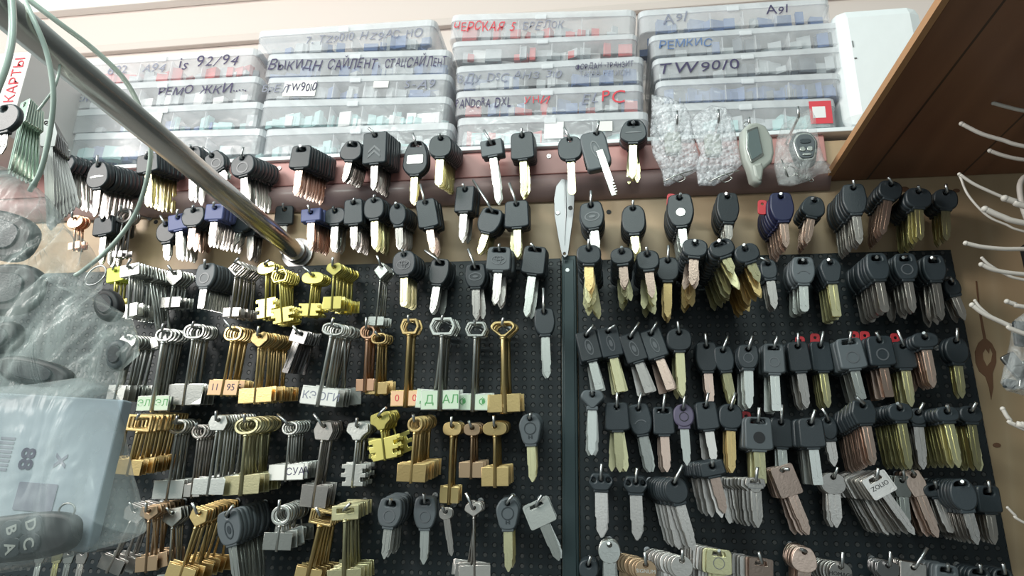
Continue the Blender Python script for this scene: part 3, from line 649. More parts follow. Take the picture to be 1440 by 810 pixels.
K('B', (1291,261), (1291,279), (38,28), (1295,338), 8, c_, 'oval', 'palegold', 'black', sp=.007)
K('B', (1330,259), (1329,281), (34,28), (1332,338), 4, c_, 'oval', 'palegold', 'black', sp=.008)
# --- gold-key pegboard, first row
K('P1', (161,372), (163,385), (22,18), (160,432), 4, l_, 'rect', 'yellow', bit=(18,10), cap='yellowcap')
K('P1', (184,364), (183,380), (28,17), (180,447), 12, l_, 'rect', 'steel', bit=(24,17), sp=.0055)
K('P1', (207,374), (210,390), (24,16), (224,488), 7, l_, 'rect', 'steel', bit=(22,14), sp=.0055, fan=4)
K('P1', (236,373), (245,391), (25,23), (238,434), 5, l_, 'heart', 'steel', bit=(28,14), sp=.006)
K('P1', (288,364), (290,388), (31,34), (283,434), 9, c_, 'trap', 'steel', 'grey', hole='hole', sp=.0062, blade='flat', emblem='circle')
K('P1', (336,363), (333,377), (24,24), (324,447), 9, l_, 'diamondring', 'nickel', bit=(22,12), sp=.0055)
K('P1', (379,366), (375,377), (26,18), (375,449), 5, l_, 'oval', 'yellow', bit=(28,26), sp=.006, notch=1)
K('P1', (390,376), (393,388), (24,18), (397,455), 7, l_, 'hexring', 'yellow', bit=(30,20), sp=.006, notch=1)
K('P1', (426,375), (440,391), (30,17), (434,446), 5, l_, 'oval', 'yellow', bit=(30,17), sp=.006, notch=1)
K('P1', (468,362), (470,379), (23,19), (466,436), 11, l_, 'heart', 'yellow', bit=(25,17), sp=.0055)
K('P1', (530,359), (536,381), (20,25), (529,460), 7, l_, 'diamond', 'steel', bit=(20,12), sp=.004, fan=7, rr=.0012)
K('P1', (565,350), (569,371), (34,35), (567,431), 4, c_, 'oval', 'palegold', 'black', emblem='rings', sp=.013, blade='round')
K('P1', (597,352), (618,383), (31,37), (608,441), 4, c_, 'trap', 'steel', 'black', hole='big', fan=6)
K('P1', (658,350), (669,388), (31,34), (669,448), 4, c_, 'trap', 'nickel', 'black', hole='big', fan=7, emblem='flatellipse')
K('P1', (702,343), (702,365), (35,34), (697,428), 6, c_, 'square', 'nickel', 'grey', hole='slot', emblem='rings', sp=.009, fan=3)
K('P1', (746,342), (751,367), (34,40), (740,446), 3, c_, 'square', 'steel', 'black', hole='slot', sp=.010)
# --- gold-key pegboard, second row
K('P2', (176,466), (180,480), (24,20), (160,566), 9, l_, 'round', 'steel', bit=(24,20), sp=.006, rr=.0018)
K('P2', (230,455), (231,471), (24,19), (214,580), 6, l_, 'ring', 'steel', bit=(42,19), rr=.0028, sp=.0072, tag=('greenpaper', ('ЭЛ', 'ЭЛ'), 'greenink'))
K('P2', (273,452), (273,466), (30,21), (255,571), 6, l_, 'ovalring', 'steel', bit=(46,26), rr=.0019, sp=.006)
K('P2', (315,449), (328,469), (27,21), (312,558), 6, l_, 'ovalring', 'gold', bit=(44,20), rr=.0019, sp=.0065, tag=('orangepaper', ('11', '95'), 'ink'))
K('P2', (364,459), (365,478), (26,23), (357,568), 13, l_, 'heart', 'gold', bit=(46,19), sp=.0055, rr=.0015)
K('P2', (412,458), (420,473), (25,18), (400,524), 7, h_, 'rect', 'darksteel', sp=.006, hole='slot', blade='flat', bw=9)
K('P2', (469,447), (468,463), (30,18), (446,572), 9, l_, 'ovalring', 'steel', bit=(50,23), rr=.0024, sp=.007, fan=5, tag=('paper', ('КЭ', 'ОГИ'), 'greyink'))
K('P2', (515,446), (517,467), (21,20), (513,552), 4, l_, 'ring', 'copper', bit=(24,16), rr=.0025, sp=.007)
K('P2', (527,466), (533,476), (22,16), (528,556), 5, l_, 'ovalring', 'gold', bit=(30,16), rr=.0018, sp=.006, fan=4)
K('P2', (574,443), (576,459), (27,22), (569,573), 3, l_, 'hexring', 'gold', bit=(42,21), rr=.0030, sp=.008, tag=('orangepaper', ('0', '0'), 'redink'))
K('P2', (623,443), (622,459), (37,25), (618,578), 5, l_, 'hexring', 'steel', bit=(52,26), rr=.0030, sp=.008, fan=3, tag=('greenpaper', ('Д', 'АЛ'), 'greenink'))
K('P2', (667,450), (669,463), (31,21), (664,579), 4, l_, 'hexring', 'steel', bit=(48,22), rr=.0026, sp=.008, tag=('greenpaper', ('Ф', 'Ф'), 'greenink'))
K('P2', (708,447), (707,463), (37,23), (710,582), 5, l_, 'triring', 'gold', bit=(42,24), rr=.0030, sp=.008)
K('P2', (764,405), (766,453), (31,38), (770,532), 2, c_, 'trap', 'steel', 'black', hole='hole')
# --- gold-key pegboard, third row
K('P3', (158,582), (160,594), (26,20), (150,664), 5, l_, 'rectring', 'gold', bit=(26,16), sp=.006)
K('P3', (196,582), (196,595), (34,23), (178,670), 12, l_, 'rectring', 'gold', bit=(34,19), sp=.006, rr=.0017)
K('P3', (250,585), (250,600), (25,21), (236,704), 5, l_, 'ring', 'steel', bit=(40,23), sp=.006, rr=.0018)
K('P3', (276,596), (280,607), (22,20), (267,701), 6, l_, 'ring', 'nickel', bit=(24,16), sp=.006)
K('P3', (304,578), (307,595), (27,21), (292,698), 11, l_, 'hex', 'steel', bit=(42,20), sp=.006, fan=4)
K('P3', (344,582), (347,599), (35,25), (340,698), 9, l_, 'ring', 'palegold', bit=(50,24), sp=.0065, rr=.0026)
K('P3', (390,582), (408,602), (23,20), (402,678), 6, l_, 'ring', 'steel', bit=(50,21), sp=.0065, tag=('paper', ('', 'СУА'), 'ink'))
K('P3', (441,582), (455,606), (28,26), (438,716), 6, l_, 'hex', 'nickel', bit=(36,28), sp=.006, rr=.0017)
K('P3', (502,588), (503,606), (32,27), (496,686), 6, l_, 'shield', 'steel', bit=(34,28), sp=.006, rr=.0016, notch=1)
K('P3', (543,573), (535,592), (29,26), (542,648), 7, l_, 'shield', 'yellow', bit=(40,28), sp=.0055, notch=1, fan=10)
K('P3', (581,583), (584,597), (22,22), (577,680), 11, l_, 'ring', 'gold', bit=(40,23), sp=.006, rr=.0016)
K('P3', (635,586), (636,603), (27,20), (630,710), 4, l_, 'oval', 'gold', bit=(26,21), sp=.006, rr=.0022)
K('P3', (659,592), (664,604), (24,18), (662,674), 5, l_, 'oval', 'bronze', bit=(34,20), sp=.006)
K('P3', (694,585), (696,603), (35,20), (696,686), 6, l_, 'oval', 'gold', bit=(38,25), sp=.006, rr=.0022)
K('P3', (747,581), (746,604), (33,44), (749,678), 5, c_, 'bell', 'palegold', 'grey', emblem='aitch', em='black', sp=.008)
# --- gold-key pegboard, fourth row
K('P4', (182,706), (189,722), (30,24), (150,806), 6, l_, 'hex', 'nickel', bit=(34,18), sp=.006, fan=5)
K('P4', (206,706), (210,722), (26,20), (205,806), 9, l_, 'penta', 'bronze', bit=(30,18), sp=.006, fan=6)
K('P4', (233,714), (243,728), (28,27), (240,832), 4, l_, 'penta', 'steel', bit=(34,20), sp=.006)
K('P4', (270,707), (279,728), (26,27), (248,822), 12, l_, 'penta', 'gold', bit=(40,20), sp=.0055, fan=7)
K('P4', (328,711), (324,742), (36,50), (334,836), 9, c_, 'trap', 'steel', 'grey', emblem='ellipse', em='black', sp=.0075)
K('P4', (393,703), (395,725), (26,28), (389,776), 9, l_, 'ring', 'steel', bit=(38,22), sp=.006, fan=12)
K('P4', (444,714), (452,728), (33,21), (429,822), 6, l_, 'rectring', 'gold', bit=(36,18), rr=.0026, sp=.007, fan=5)
K('P4', (493,708), (486,721), (38,21), (484,826), 7, l_, 'teering', 'palegold', bit=(46,20), rr=.0026, sp=.007, fan=4)
K('P4', (550,702), (549,721), (36,42), (541,786), 6, c_, 'trap', 'steel', 'grey', hole='big', emblem='circle', sp=.0075, fan=3)
K('P4', (596,694), (598,721), (33,46), (595,794), 2, c_, 'trap', 'steel', 'grey', hole='big', emblem='circle')
K('P4', (622,712), (627,722), (20,18), (635,782), 2, h_, 'round', 'nickel', sp=.003, bw=9)
K('P4', (655,693), (666,717), (27,20), (668,820), 5, l_, 'heart', 'nickel', bit=(44,20), sp=.005, fan=6, rr=.0014)
K('P4', (722,696), (714,723), (34,45), (715,804), 4, c_, 'bell', 'palegold', 'grey', emblem='aitch', em='black', sp=.008)
K('P4', (762,696), (759,722), (40,36), (787,788), 3, h_, 'rect', 'steel', hole='slot', sp=.0035, bw=14, fan=5, rim=1)
# --- car-key pegboard, first row
K('Q1', (828,336), (828,359), (35,28), (828,410), 11, c_, 'oval', 'gold', 'black', sp=.0105, fan=7, mm2='palegold', grow=1.15)
K('Q1', (874,347), (875,361), (33,24), (879,404), 9, c_, 'oval', 'pink', 'black', sp=.0105, fan=8, mm2='palegold', grow=1.15)
K('Q1', (909,347), (911,367), (33,28), (917,419), 8, c_, 'oval', 'pink', 'black', sp=.0105, fan=7, mm2='palegold', nf=1, grow=1.1)
K('Q1', (940,345), (939,379), (33,34), (939,446), 5, c_, 'oval', 'gold', 'black')
K('Q1', (977,338), (977,350), (36,26), (973,402), 10, c_, 'oval', 'pink', 'black', sp=.0105, fan=7, mm2='gold', nf=3, grow=1.15)
K('Q1', (1011,338), (1015,350), (36,25), (1031,385), 11, c_, 'oval', 'palegold', 'black', sp=.0105, fan=5, hole='slot', nf=1, grow=1.4)
K('Q1', (1046,344), (1050,357), (36,26), (1068,396), 11, c_, 'oval', 'palegold', 'black', sp=.0105, fan=7, nf=1, mm2='gold', grow=1.35)
K('Q1', (1069,363), (1081,379), (24,28), (1090,434), 4, c_, 'oval', 'nickel', 'black', sp=.006)
K('Q1', (1129,365), (1129,381), (35,38), (1132,438), 5, c_, 'trap', 'steel', 'grey', hole='big', emblem='arc', sp=.0085, fan=5, blade='round')
K('Q1', (1165,365), (1168,381), (32,34), (1177,445), 6, c_, 'bell', 'palegold', 'black', sp=.008, fan=4, blade='flat')
K('Q1', (1233,362), (1233,376), (35,38), (1244,440), 8, c_, 'trap', 'nickel', 'black', hole='big', sp=.0082, fan=5, blade='round')
K('Q1', (1270,362), (1273,376), (36,37), (1284,440), 7, c_, 'trap', 'nickel', 'black', hole='big', emblem='circle', sp=.0082, fan=6)
K('Q1', (1310,362), (1313,378), (35,36), (1325,450), 6, c_, 'trap', 'nickel', 'black', hole='big', sp=.0082, fan=6)
K('Q1', (1336,390), (1338,404), (24,24), (1357,450), 3, c_, 'oval', 'nickel', 'black', sp=.008, fan=5)
# --- car-key pegboard, second row
K('Q2', (835,457), (828,487), (31,42), (843,548), 4, c_, 'rect', 'steel', 'black', emblem='ellipse', sp=.009, blade='flat', fan=4)
K('Q2', (866,457), (858,481), (31,42), (874,550), 4, c_, 'rect', 'palegold', 'black', emblem='ellipse', sp=.009, blade='flat', fan=4)
K('Q2', (899,453), (891,489), (31,42), (913,552), 4, c_, 'rect', 'nickel', 'black', emblem='ellipse', sp=.009, blade='flat', fan=4)
K('Q2', (924,453), (920,484), (31,42), (943,548), 4, c_, 'rect', 'pink', 'black', emblem='ellipse', sp=.009, blade='flat', fan=4)
K('Q2', (953,452), (955,478), (36,32), (960,556), 6, c_, 'oval', 'palegold', 'black', sp=.008, fan=3)
K('Q2', (992,469), (994,502), (34,42), (1000,570), 3, c_, 'trap', 'pink', 'black', sp=.010)
K('Q2', (1024,472), (1018,505), (30,36), (1031,570), 3, c_, 'trap', 'palegold', 'black', sp=.010)
K('Q2', (1058,472), (1052,502), (32,34), (1054,574), 6, c_, 'trap', 'steel', 'black', emblem='star', sp=.008, fan=3)
K('Q2', (1093,473), (1088,505), (31,42), (1092,578), 5, c_, 'square', 'steel', 'grey', hole='slot', emblem='circle', sp=.009, fan=3, blade='flat')
K('Q2', (1122,468), (1123,502), (32,42), (1135,574), 5, c_, 'square', 'nickel', 'black', sp=.008, red=(1125,478), fan=3)
K('Q2', (1158,466), (1154,502), (32,42), (1164,574), 4, c_, 'square', 'palegold', 'black', sp=.008, red=(1146,474), fan=3)
K('Q2', (1197,466), (1196,498), (39,44), (1211,562), 5, c_, 'square', 'steel', 'grey', hole='slot', emblem='circle', sp=.010, red=(1201,471), fan=5, blade='flat')
K('Q2', (1232,467), (1238,494), (39,42), (1252,558), 5, c_, 'square', 'pink', 'black', sp=.010, red=(1216,471), fan=4, blade='flat', emblem='circle')
K('Q2', (1262,464), (1270,500), (34,38), (1282,572), 5, c_, 'square', 'palegold', 'black', sp=.009, red=(1259,474), fan=5)
K('Q2', (1299,468), (1300,479), (38,22), (1313,545), 9, c_, 'oval', 'pink', 'black', sp=.007, fan=4)
K('Q2', (1346,461), (1344,493), (35,38), (1354,560), 2, c_, 'round', 'palegold', 'black')
# --- car-key pegboard, third row
K('Q3', (833,549), (833,562), (36,26), (832,640), 5, c_, 'tri', 'steel', 'grey', hole='hole', sp=.010, fan=5, silverbar=1)
K('Q3', (868,552), (868,586), (35,40), (872,664), 5, c_, 'square', 'palegold', 'black', fan=5)
K('Q3', (902,552), (900,590), (35,44), (914,664), 4, c_, 'trap', 'steel', 'black', emblem='arc', fan=3)
K('Q3', (935,554), (933,592), (31,40), (938,664), 4, c_, 'square', 'pink', 'black', fan=3, hole='slot')
K('Q3', (963,557), (961,585), (30,33), (966,655), 1, c_, 'round', 'steel', 'purple', emblem='star', em='dark')
K('Q3', (996,552), (994,585), (32,40), (1004,650), 4, c_, 'square', 'nickel', 'black', fan=5)
K('Q3', (1034,552), (1027,586), (34,36), (1029,665), 3, c_, 'oval', 'gold', 'black')
K('Q3', (1068,573), (1066,610), (41,47), (1070,680), 4, c_, 'square', 'palegold', 'grey', hole='slot', emblem='darkdisc', em='dark', sp=.012, red=(1049,584), blade='flat', bw=16)
K('Q3', (1100,569), (1098,609), (32,42), (1102,680), 3, c_, 'square', 'steel', 'black', blade='flat')
K('Q3', (1146,576), (1141,609), (37,42), (1151,682), 6, c_, 'square', 'steel', 'black', sp=.010, fan=3, blade='flat')
K('Q3', (1156,574), (1165,602), (24,34), (1174,656), 2, c_, 'round', 'nickel', 'black', sp=.008)
K('Q3', (1204,558), (1214,580), (38,34), (1228,654), 12, c_, 'hex', 'pink', 'black', slope=-.08, sp=.0065, fan=2)
K('Q3', (1262,567), (1265,580), (36,26), (1281,660), 9, c_, 'oval', 'palegold', 'black', sp=.0075, fan=3)
K('Q3', (1299,566), (1290,586), (24,24), (1299,660), 5, c_, 'oval', 'nickel', 'black', sp=.008, fan=3)
K('Q3', (1332,569), (1331,583), (34,22), (1347,658), 9, c_, 'oval', 'palegold', 'black', sp=.0075, fan=3)
K('Q3', (1373,566), (1364,583), (34,24), (1377,662), 6, c_, 'oval', 'palegold', 'black', sp=.0075, fan=4)
# --- car-key pegboard, fourth row
K('Q4', (846,652), (845,678), (36,25), (846,756), 5, c_, 'ears', 'nickel', 'black', hole='twin', sp=.008, bw=17)
K('Q4', (896,658), (894,682), (36,25), (896,760), 5, c_, 'ears', 'nickel', 'black', hole='twin', sp=.008, bw=17, fan=3)
K('Q4', (960,654), (951,690), (34,38), (976,775), 9, c_, 'round', 'nickel', 'black', skew=-.25, sp=.0075, fan=2, bw=14)
K('Q4', (1002,648), (1002,659), (36,22), (1019,722), 9, c_, 'square', 'pink', 'black', skew=-.15, mm2='nickel', nf=1, sp=.0085, grow=1.1, fan=8, bw=14)
K('Q4', (1065,657), (1062,682), (30,22), (1065,742), 9, h_, 'shield', 'nickel', sp=.007, skew=-.35, hole='slot', emblem='text', fan=10, bw=16)
K('Q4', (1110,660), (1106,676), (34,44), (1138,752), 9, h_, 'rect', 'pink', 'pink', sp=.0042, fan=3, bw=14)
K('Q4', (1178,657), (1172,680), (35,31), (1177,742), 6, h_, 'round', 'nickel', sp=.004, fan=9, bw=17)
K('Q4', (1235,658), (1236,682), (38,32), (1284,752), 14, h_, 'rect', 'nickel', hole='slot', sp=.0045, fan=3, bw=12, rim=1, word='ZOLIO', skew=-.25)
K('Q4', (1270,658), (1269,684), (28,30), (1276,744), 4, h_, 'hex', 'steel', sp=.004, fan=5, bw=14)
K('Q4', (1283,662), (1288,680), (28,36), (1317,756), 7, h_, 'hex', 'pink', sp=.0045, fan=3, bw=14)
K('Q4', (1314,676), (1315,689), (37,20), (1337,750), 3, c_, 'oval', 'nickel', 'black', hole='slot', blade='step')
K('Q4', (1353,677), (1354,696), (37,46), (1374,766), 9, c_, 'round', 'nickel', 'black', hole='slot', sp=.0068, fan=2)
K('Q4', (1390,676), (1389,702), (36,38), (1400,766), 5, c_, 'square', 'nickel', 'black', hole='big')
# --- car-key pegboard, fifth row
K('Q5', (831,782), (828,800), (28,28), (832,860), 4, c_, 'oval', 'nickel', 'black')
K('Q5', (856,764), (857,776), (31,33), (857,850), 7, h_, 'round', 'steel', 'steel', sp=.005, fan=4, bw=16)
K('Q5', (907,777), (908,802), (31,30), (908,872), 9, h_, 'round', 'bronze', sp=.0065, fan=5, bw=16, word='SIGNUM', wordmat='steel', skew=-.35)
K('Q5', (960,773), (959,797), (31,32), (959,872), 9, h_, 'round', 'nickel', sp=.007, fan=4, bw=16, skew=-.4)
K('Q5', (1011,774), (1011,790), (37,36), (1011,866), 9, h_, 'square', 'palegold', sp=.006, hole='slot', fan=3, bw=18, emblem='star', mm2='nickel', skew=-.4)
K('Q5', (1067,776), (1070,800), (34,30), (1070,872), 9, h_, 'rect', 'pink', sp=.006, hole='slot', fan=3, bw=16, rim=1, mm2='nickel', skew=-.5)
K('Q5', (1126,772), (1131,787), (37,36), (1131,862), 9, h_, 'tap', 'pink', sp=.005, fan=3, bw=18)
K('Q5', (1185,776), (1182,806), (33,32), (1182,872), 7, h_, 'round', 'nickel', sp=.005, fan=4, bw=16, word='HOMAGE', skew=-.35)
K('Q5', (1252,775), (1248,804), (34,32), (1248,872), 6, h_, 'shield', 'darksteel', sp=.005, fan=6, bw=16)
K('Q5', (1304,770), (1284,806), (36,30), (1284,874), 6, h_, 'rect', 'nickel', sp=.005, fan=2, bw=16)
K('Q5', (1333,793), (1330,812), (36,36), (1334,876), 5, c_, 'square', 'nickel', 'grey', hole='slot')
K('Q5', (1378,793), (1376,814), (34,34), (1382,876), 4, c_, 'oval', 'nickel', 'black', hole='slot')
K('Q5', (1410,792), (1410,816), (30,34), (1418,876), 4, c_, 'oval', 'nickel', 'black', hole='slot')

METW = dict(steel='steel', nickel='silvery', pink='pinkish nickel', gold='brass', palegold='pale brass', yellow='yellow brass', copper='coppery', bronze='bronze', darksteel='dark steel')
HEADW = dict(black='black', grey='grey', navy='navy', blueplastic='blue', purple='purple')
def rowphrase(r):
    if r in ROWS: return ROWS[r]
    return '%s pegboard\'s %s row' % ('gold-key' if r[0] == 'P' else 'car-key', ORD[int(r[1])-1])
byrow = {}
for b in BUNDLES: byrow.setdefault(b['row'], []).append(b)
for r, bs in byrow.items():
    bs.sort(key=lambda b: b['head'][0])
    for i, b in enumerate(bs): b['ord'] = ORD[i]
GEN = {c_: car_key, l_: lever_key, h_: house_key}
NAME = {c_: 'car_key', l_: 'lever_key', h_: 'house_key'}
rnd = random.Random(3)
insts = []
for b in BUNDLES:
    kw = b['kw']; kind = b['kind']; n = b['n']
    sp = b['sp'] or {c_: .008, l_: .006, h_: .0045}[kind]
    base = .0 if b['row'] in 'AB' else .008
    L = b['L'] or max(.050, n*sp + base + .010)
    L = min(L, .135)
    sp = min(sp, (L-base-.008)/max(n, 1))
    Y = -L
    hx, hy = b['head']; ex, ey = b['end']; wpx, hpx = b['size']
    Hc, E_ = at(hx, hy, Y), at(ex, ey, Y)
    W = (at(hx+wpx/2, hy, Y)-at(hx-wpx/2, hy, Y)).length; H = (at(hx, hy+hpx/2, Y)-at(hx, hy-hpx/2, Y)).length
    mpx = W/wpx
    d = Hc-E_; ang = math.atan2(-d.x, d.z) if False else math.atan2(E_.x-Hc.x, Hc.z-E_.z)
    th = min(.0072, sp*.88) if kind == c_ else (min(.0026, sp*.5) if kind == l_ else min(.0024, sp*.6))
    P = dict(w=W, h=H, th=th, style=b['style'], mm=b['mm'], hm=b['hm'], hole=b['hole'], blade=b['blade'], emblem=b['emblem'],
             bw=(b['bw']*mpx if b['bw'] else (.0092 if kind == c_ else .0085)), len=0, collar=True,
             rr=min(b['rr'] or .0016, sp*.44), notch=kw.get('notch', 0), bofs=.0016, **{k_: v for k_, v in kw.items() if k_ in ('em', 'tag', 'cap', 'rim', 'word', 'wordmat')})
    if b['bit']: P['bit'] = (b['bit'][0]*mpx, b['bit'][1]*mpx)
    P['len'] = 0.01
    # hole offset above the head centre
    if kind == c_: off = {'hole': H/2-.0052, 'slot': H/2-.0048, 'big': H/2-.0058, 'twin': H/2-.006}[b['hole']]
    elif kind == h_: off = H/2-.0045
    else:
        st = b['style']; rim = min(W, H)*.17
        off = H/2-.0050 if not st.endswith('ring') else (H/2*.3 if st == 'teering' else H/2-rim-.0024)
        if st == 'heart': off = H/2-.0052
    P['len'] = (E_-Hc).length + off
    up = Vector((-math.sin(ang), 0, math.cos(ang)))
    O = Hc + up*off
    O.y = Y
    parts = GEN[kind](P)
    slope = kw.get('slope', {'A': .30, 'B': .24 if hx < 820 else .04, 'P': .17, 'Q': .06}[b['row'][0]]); b['slope'] = slope
    plain = dict(P); plain['tag'] = None; plain['len'] *= kw.get('grow', 1); plain['mm'] = kw.get('mm2', b['mm'])
    parts2 = GEN[kind](plain) if (P.get('tag') or kw.get('grow') or kw.get('mm2')) else parts
    b.update(O=O, L=L, sp=sp, ang=ang, parts=parts, parts2=parts2, base=base, th=th)
    if kind == c_: desc = '%s %s-headed car key with %s blade' % (HEADW.get(b['hm'], b['hm']), SHAPE_WORD[b['style']], METW[b['mm']]); short = '%s %s-headed car key' % (HEADW.get(b['hm'], b['hm']), SHAPE_WORD[b['style']])
    elif kind == l_:
        st = b['style'].replace('ring', ''); nm_ = {'': 'ring', 'hex': 'hexagonal', 'tee': 'slotted', 'oval': 'oval', 'rect': 'rectangular', 'tri': 'triangular', 'diamond': 'diamond', 'round': 'round', 'heart': 'heart', 'shield': 'shield', 'penta': 'pointed'}[st]
        short = '%s %s-bow lever key' % (METW[b['mm']], nm_)
    else: short = '%s %s-bow house key' % (METW[b['mm']], SHAPE_WORD[b['style']])
    b['short'] = short; b['where'] = '%s hook, %s' % (b['ord'], rowphrase(b['row']))
    b['group'] = '%ss on the %s' % (short, b['where'].replace(', ', ' of the '))
    # hook
    rk = .0016
    zr = O.z + .0008
    T = at(*b['tip'], Y-.010)
    P2 = Vector((O.x, Y-.006, zr))
    sk = kw.get('skew', 0); root = Vector((O.x+sk*(L-base), -base+.0004, zr+slope*(L-base)))
    mid = P2.lerp(T, .25)
    pts = [root, Vector((O.x, Y-.002, zr-slope*.002)), P2-Vector((0, 0, slope*.006)), mid, T]
    hk = tube_obj('key_hook', pts, rk, 'hooksteel', None, 8)
    bmx = bmesh.new(); tube_bm(bmx, [root+Vector((0, -.0002, 0)), root+Vector((0, -.0022, 0))], .0034, 10)
    link('hook_flange', bm_mesh('flange', bmx), 'hooksteel', hk)
    tag(hk, 'steel hook holding %ss, %s' % (short, b['where']), 'hook', 'steel key hooks')
    for i in range(n):
        jit = 0 if i == 0 else rnd.gauss(0, b['fan']*.6)
        jit = max(-b['fan']*1.6, min(b['fan']*1.6, jit))
        x = O.x + (0 if i == 0 else rnd.uniform(-.0007, .0007)); z = O.z + (0 if i == 0 else rnd.uniform(-.0004, .0002))
        x += sk*i*sp; z += slope*i*sp
        a2 = ang + math.radians(jit) if i < 3 else ang*.8 + math.radians(jit)
        insts.append((kind, i, b, (x, Y + i*sp, z), -a2))
LIMIT = {c_: 300, l_: 300, h_: 300}
cnt = {}
insts.sort(key=lambda t: t[1])
surplus = {}
for kind, i, b, loc, ry in insts:
    cnt[kind] = cnt.get(kind, 0)+1
    if cnt[kind] > LIMIT[kind]-4:
        surplus.setdefault(kind, []).append((b, loc, ry)); continue
    yaw = math.radians(rnd.gauss(0, 4.0)) if kind != l_ else math.radians(rnd.gauss(0, 3.0))
    e = empty(NAME[kind], loc, (math.radians(rnd.uniform(-2.4, 2.4)), ry, max(-.11, min(.11, yaw))))
    if i == 0: lab = 'frontmost %s, %s' % (b['short'], b['where'])
    elif i < 6: lab = '%s %s from the front, %s' % (ORD[i], b['short'], b['where'])
    else: lab = '%s behind the first six, %s' % (b['short'], b['where'])
    tag(e, lab, {c_: 'car key', l_: 'lever key', h_: 'house key'}[kind], b['group'] if b['n'] > 1 else None)
    for (nm, me, mt) in (b['parts'] if i < b['kw'].get('nf', 2) else b['parts2']):
        if i > 0 and nm in ('emblem', 'stamped_word'): continue
        link(nm, me, mt, e)
for kind, lst in surplus.items():
    bm = bmesh.new(); slots = []
    for b, loc, ry in lst:
        M = Matrix.Translation(loc) @ Matrix.Rotation(ry, 4, 'Y')
        for (nm, me, mt) in b['parts2']:
            if nm in ('emblem', 'stamped_word', 'marking'): continue
            if mt not in slots: slots.append(mt)
            nf = len(bm.faces); nv = len(bm.verts)
            bm.from_mesh(me); bm.verts.ensure_lookup_table(); bm.faces.ensure_lookup_table()
            for v in bm.verts[nv:]: v.co = M @ v.co
            for f in bm.faces[nf:]: f.material_index = slots.index(mt)
    me = bm_mesh('surplus', bm)
    for s_ in slots: me.materials.append(MATS[s_])
    o = bpy.data.objects.new(NAME[kind]+'_surplus', me); COL.objects.link(o)
    tag(o, 'remaining %ss deep at the back of the hanging stacks' % {c_: 'car key', l_: 'lever key', h_: 'house key'}[kind], 'keys', None, 'stuff')
print('KEYS', cnt, 'hooks', len(BUNDLES))

# red key covers poking out between heads
mat('redcover', (0.50, 0.03, 0.04), 0.4)
for b in BUNDLES:
    rp = b['kw'].get('red')
    if not rp: continue
    yy = -(b['L'] - min(b['n']-1, 2.5)*b['sp'])
    q = at(rp[0], rp[1], yy)
    me = flat([round_poly([(-.005, -.014), (-.005, .004), (.005, .004), (.005, -.014)], .0035), ell(0, -.001, .0016, .0016, 10)], .0016, .0004)
    o = link('red_key_cover', me, 'redcover', None, q, (0, .1, 0)); tag(o, 'red plastic cover beside the %s, %s' % (b['short'], b['where']), 'key cover', 'red covers among the car keys')
# ------------------------------------------------------------------ chrome pipe
c = at(417, 355, -0.006)
pr = 0.0118
root = empty('chrome_pipe', (c.x, 0, c.z)); tag(root, 'polished chrome pipe running out from the plywood towards the viewer', 'pipe')
bm = bmesh.new()
N = 40; ring = []
for yy, r_ in ((-.001, pr), (-.60, pr), (-.60, pr-.0012), (-.001, pr-.0012)):
    ring.append([bm.verts.new((math.cos(2*math.pi*k/N)*r_, yy, math.sin(2*math.pi*k/N)*r_)) for k in range(N)])
for a, b_ in zip(ring, ring[1:]):
    for k in range(N): bm.faces.new((a[k], a[(k+1) % N], b_[(k+1) % N], b_[k])).smooth = True
link('pipe_tube', bm_mesh('tube', bm), 'chrome', root)
bm = bmesh.new(); tube_bm(bm, [(0, -.0005, 0), (0, -.004, 0)], .021, 32); tube_bm(bm, [(0, -.004, 0), (0, -.014, 0)], .0145, 32)
link('wall_flange', bm_mesh('flange', bm), 'darksteel', root)
# ------------------------------------------------------------------ loose cables
def cable(name, pts, r, m, label, cat='cable', n=8):
    o = tube_obj(name, smooth_path([at(a, b, y) for a, b, y in pts], n), r, m, None, 10); tag(o, label, cat); return o
cable('wire_loop', [(20, -30, -.46), (46, 25, -.46), (66, 75, -.45), (75, 130, -.44), (71, 180, -.43), (58, 238, -.42), (42, 268, -.41)], .0018, 'wire_coat', 'thick greenish wire bowing down in front of the chrome pipe')
cable('wire_loop', [(12, -30, -.50), (17, 10, -.50), (17, 50, -.50), (9, 90, -.50), (-6, 130, -.50)], .0022, 'wire_coat', 'thickest greenish wire curving off at the frame edge above the carton')
cable('wire_loop', [(30, -8, -.42), (80, 30, -.40), (130, 68, -.37), (175, 112, -.34), (200, 160, -.31), (212, 205, -.28), (206, 255, -.26), (188, 305, -.24), (155, 348, -.22), (120, 378, -.21), (105, 388, -.21)], .0022, 'wire_coat', 'thin wire looping over the chrome pipe down to the split ring', n=10)
cable('wire_loop', [(60, 30, -.42), (80, 62, -.42), (84, 92, -.42), (77, 122, -.42), (64, 142, -.41), (53, 156, -.41)], .0010, 'wire_coat', 'short thin wire ending at the key bunch below the pipe')
c = at(138, 372, -.20)
bm = bmesh.new(); tube_bm(bm, [(c.x+.010*math.cos(t), c.y+.004*math.sin(t), c.z-.012+.012*math.sin(t)) for t in [2*math.pi*k/24 for k in range(25)]], .0009, 8, False)
o = link('split_ring', bm_mesh('split_ring', bm), 'hooksteel'); tag(o, 'steel split ring where the thin looping wire ends', 'ring')
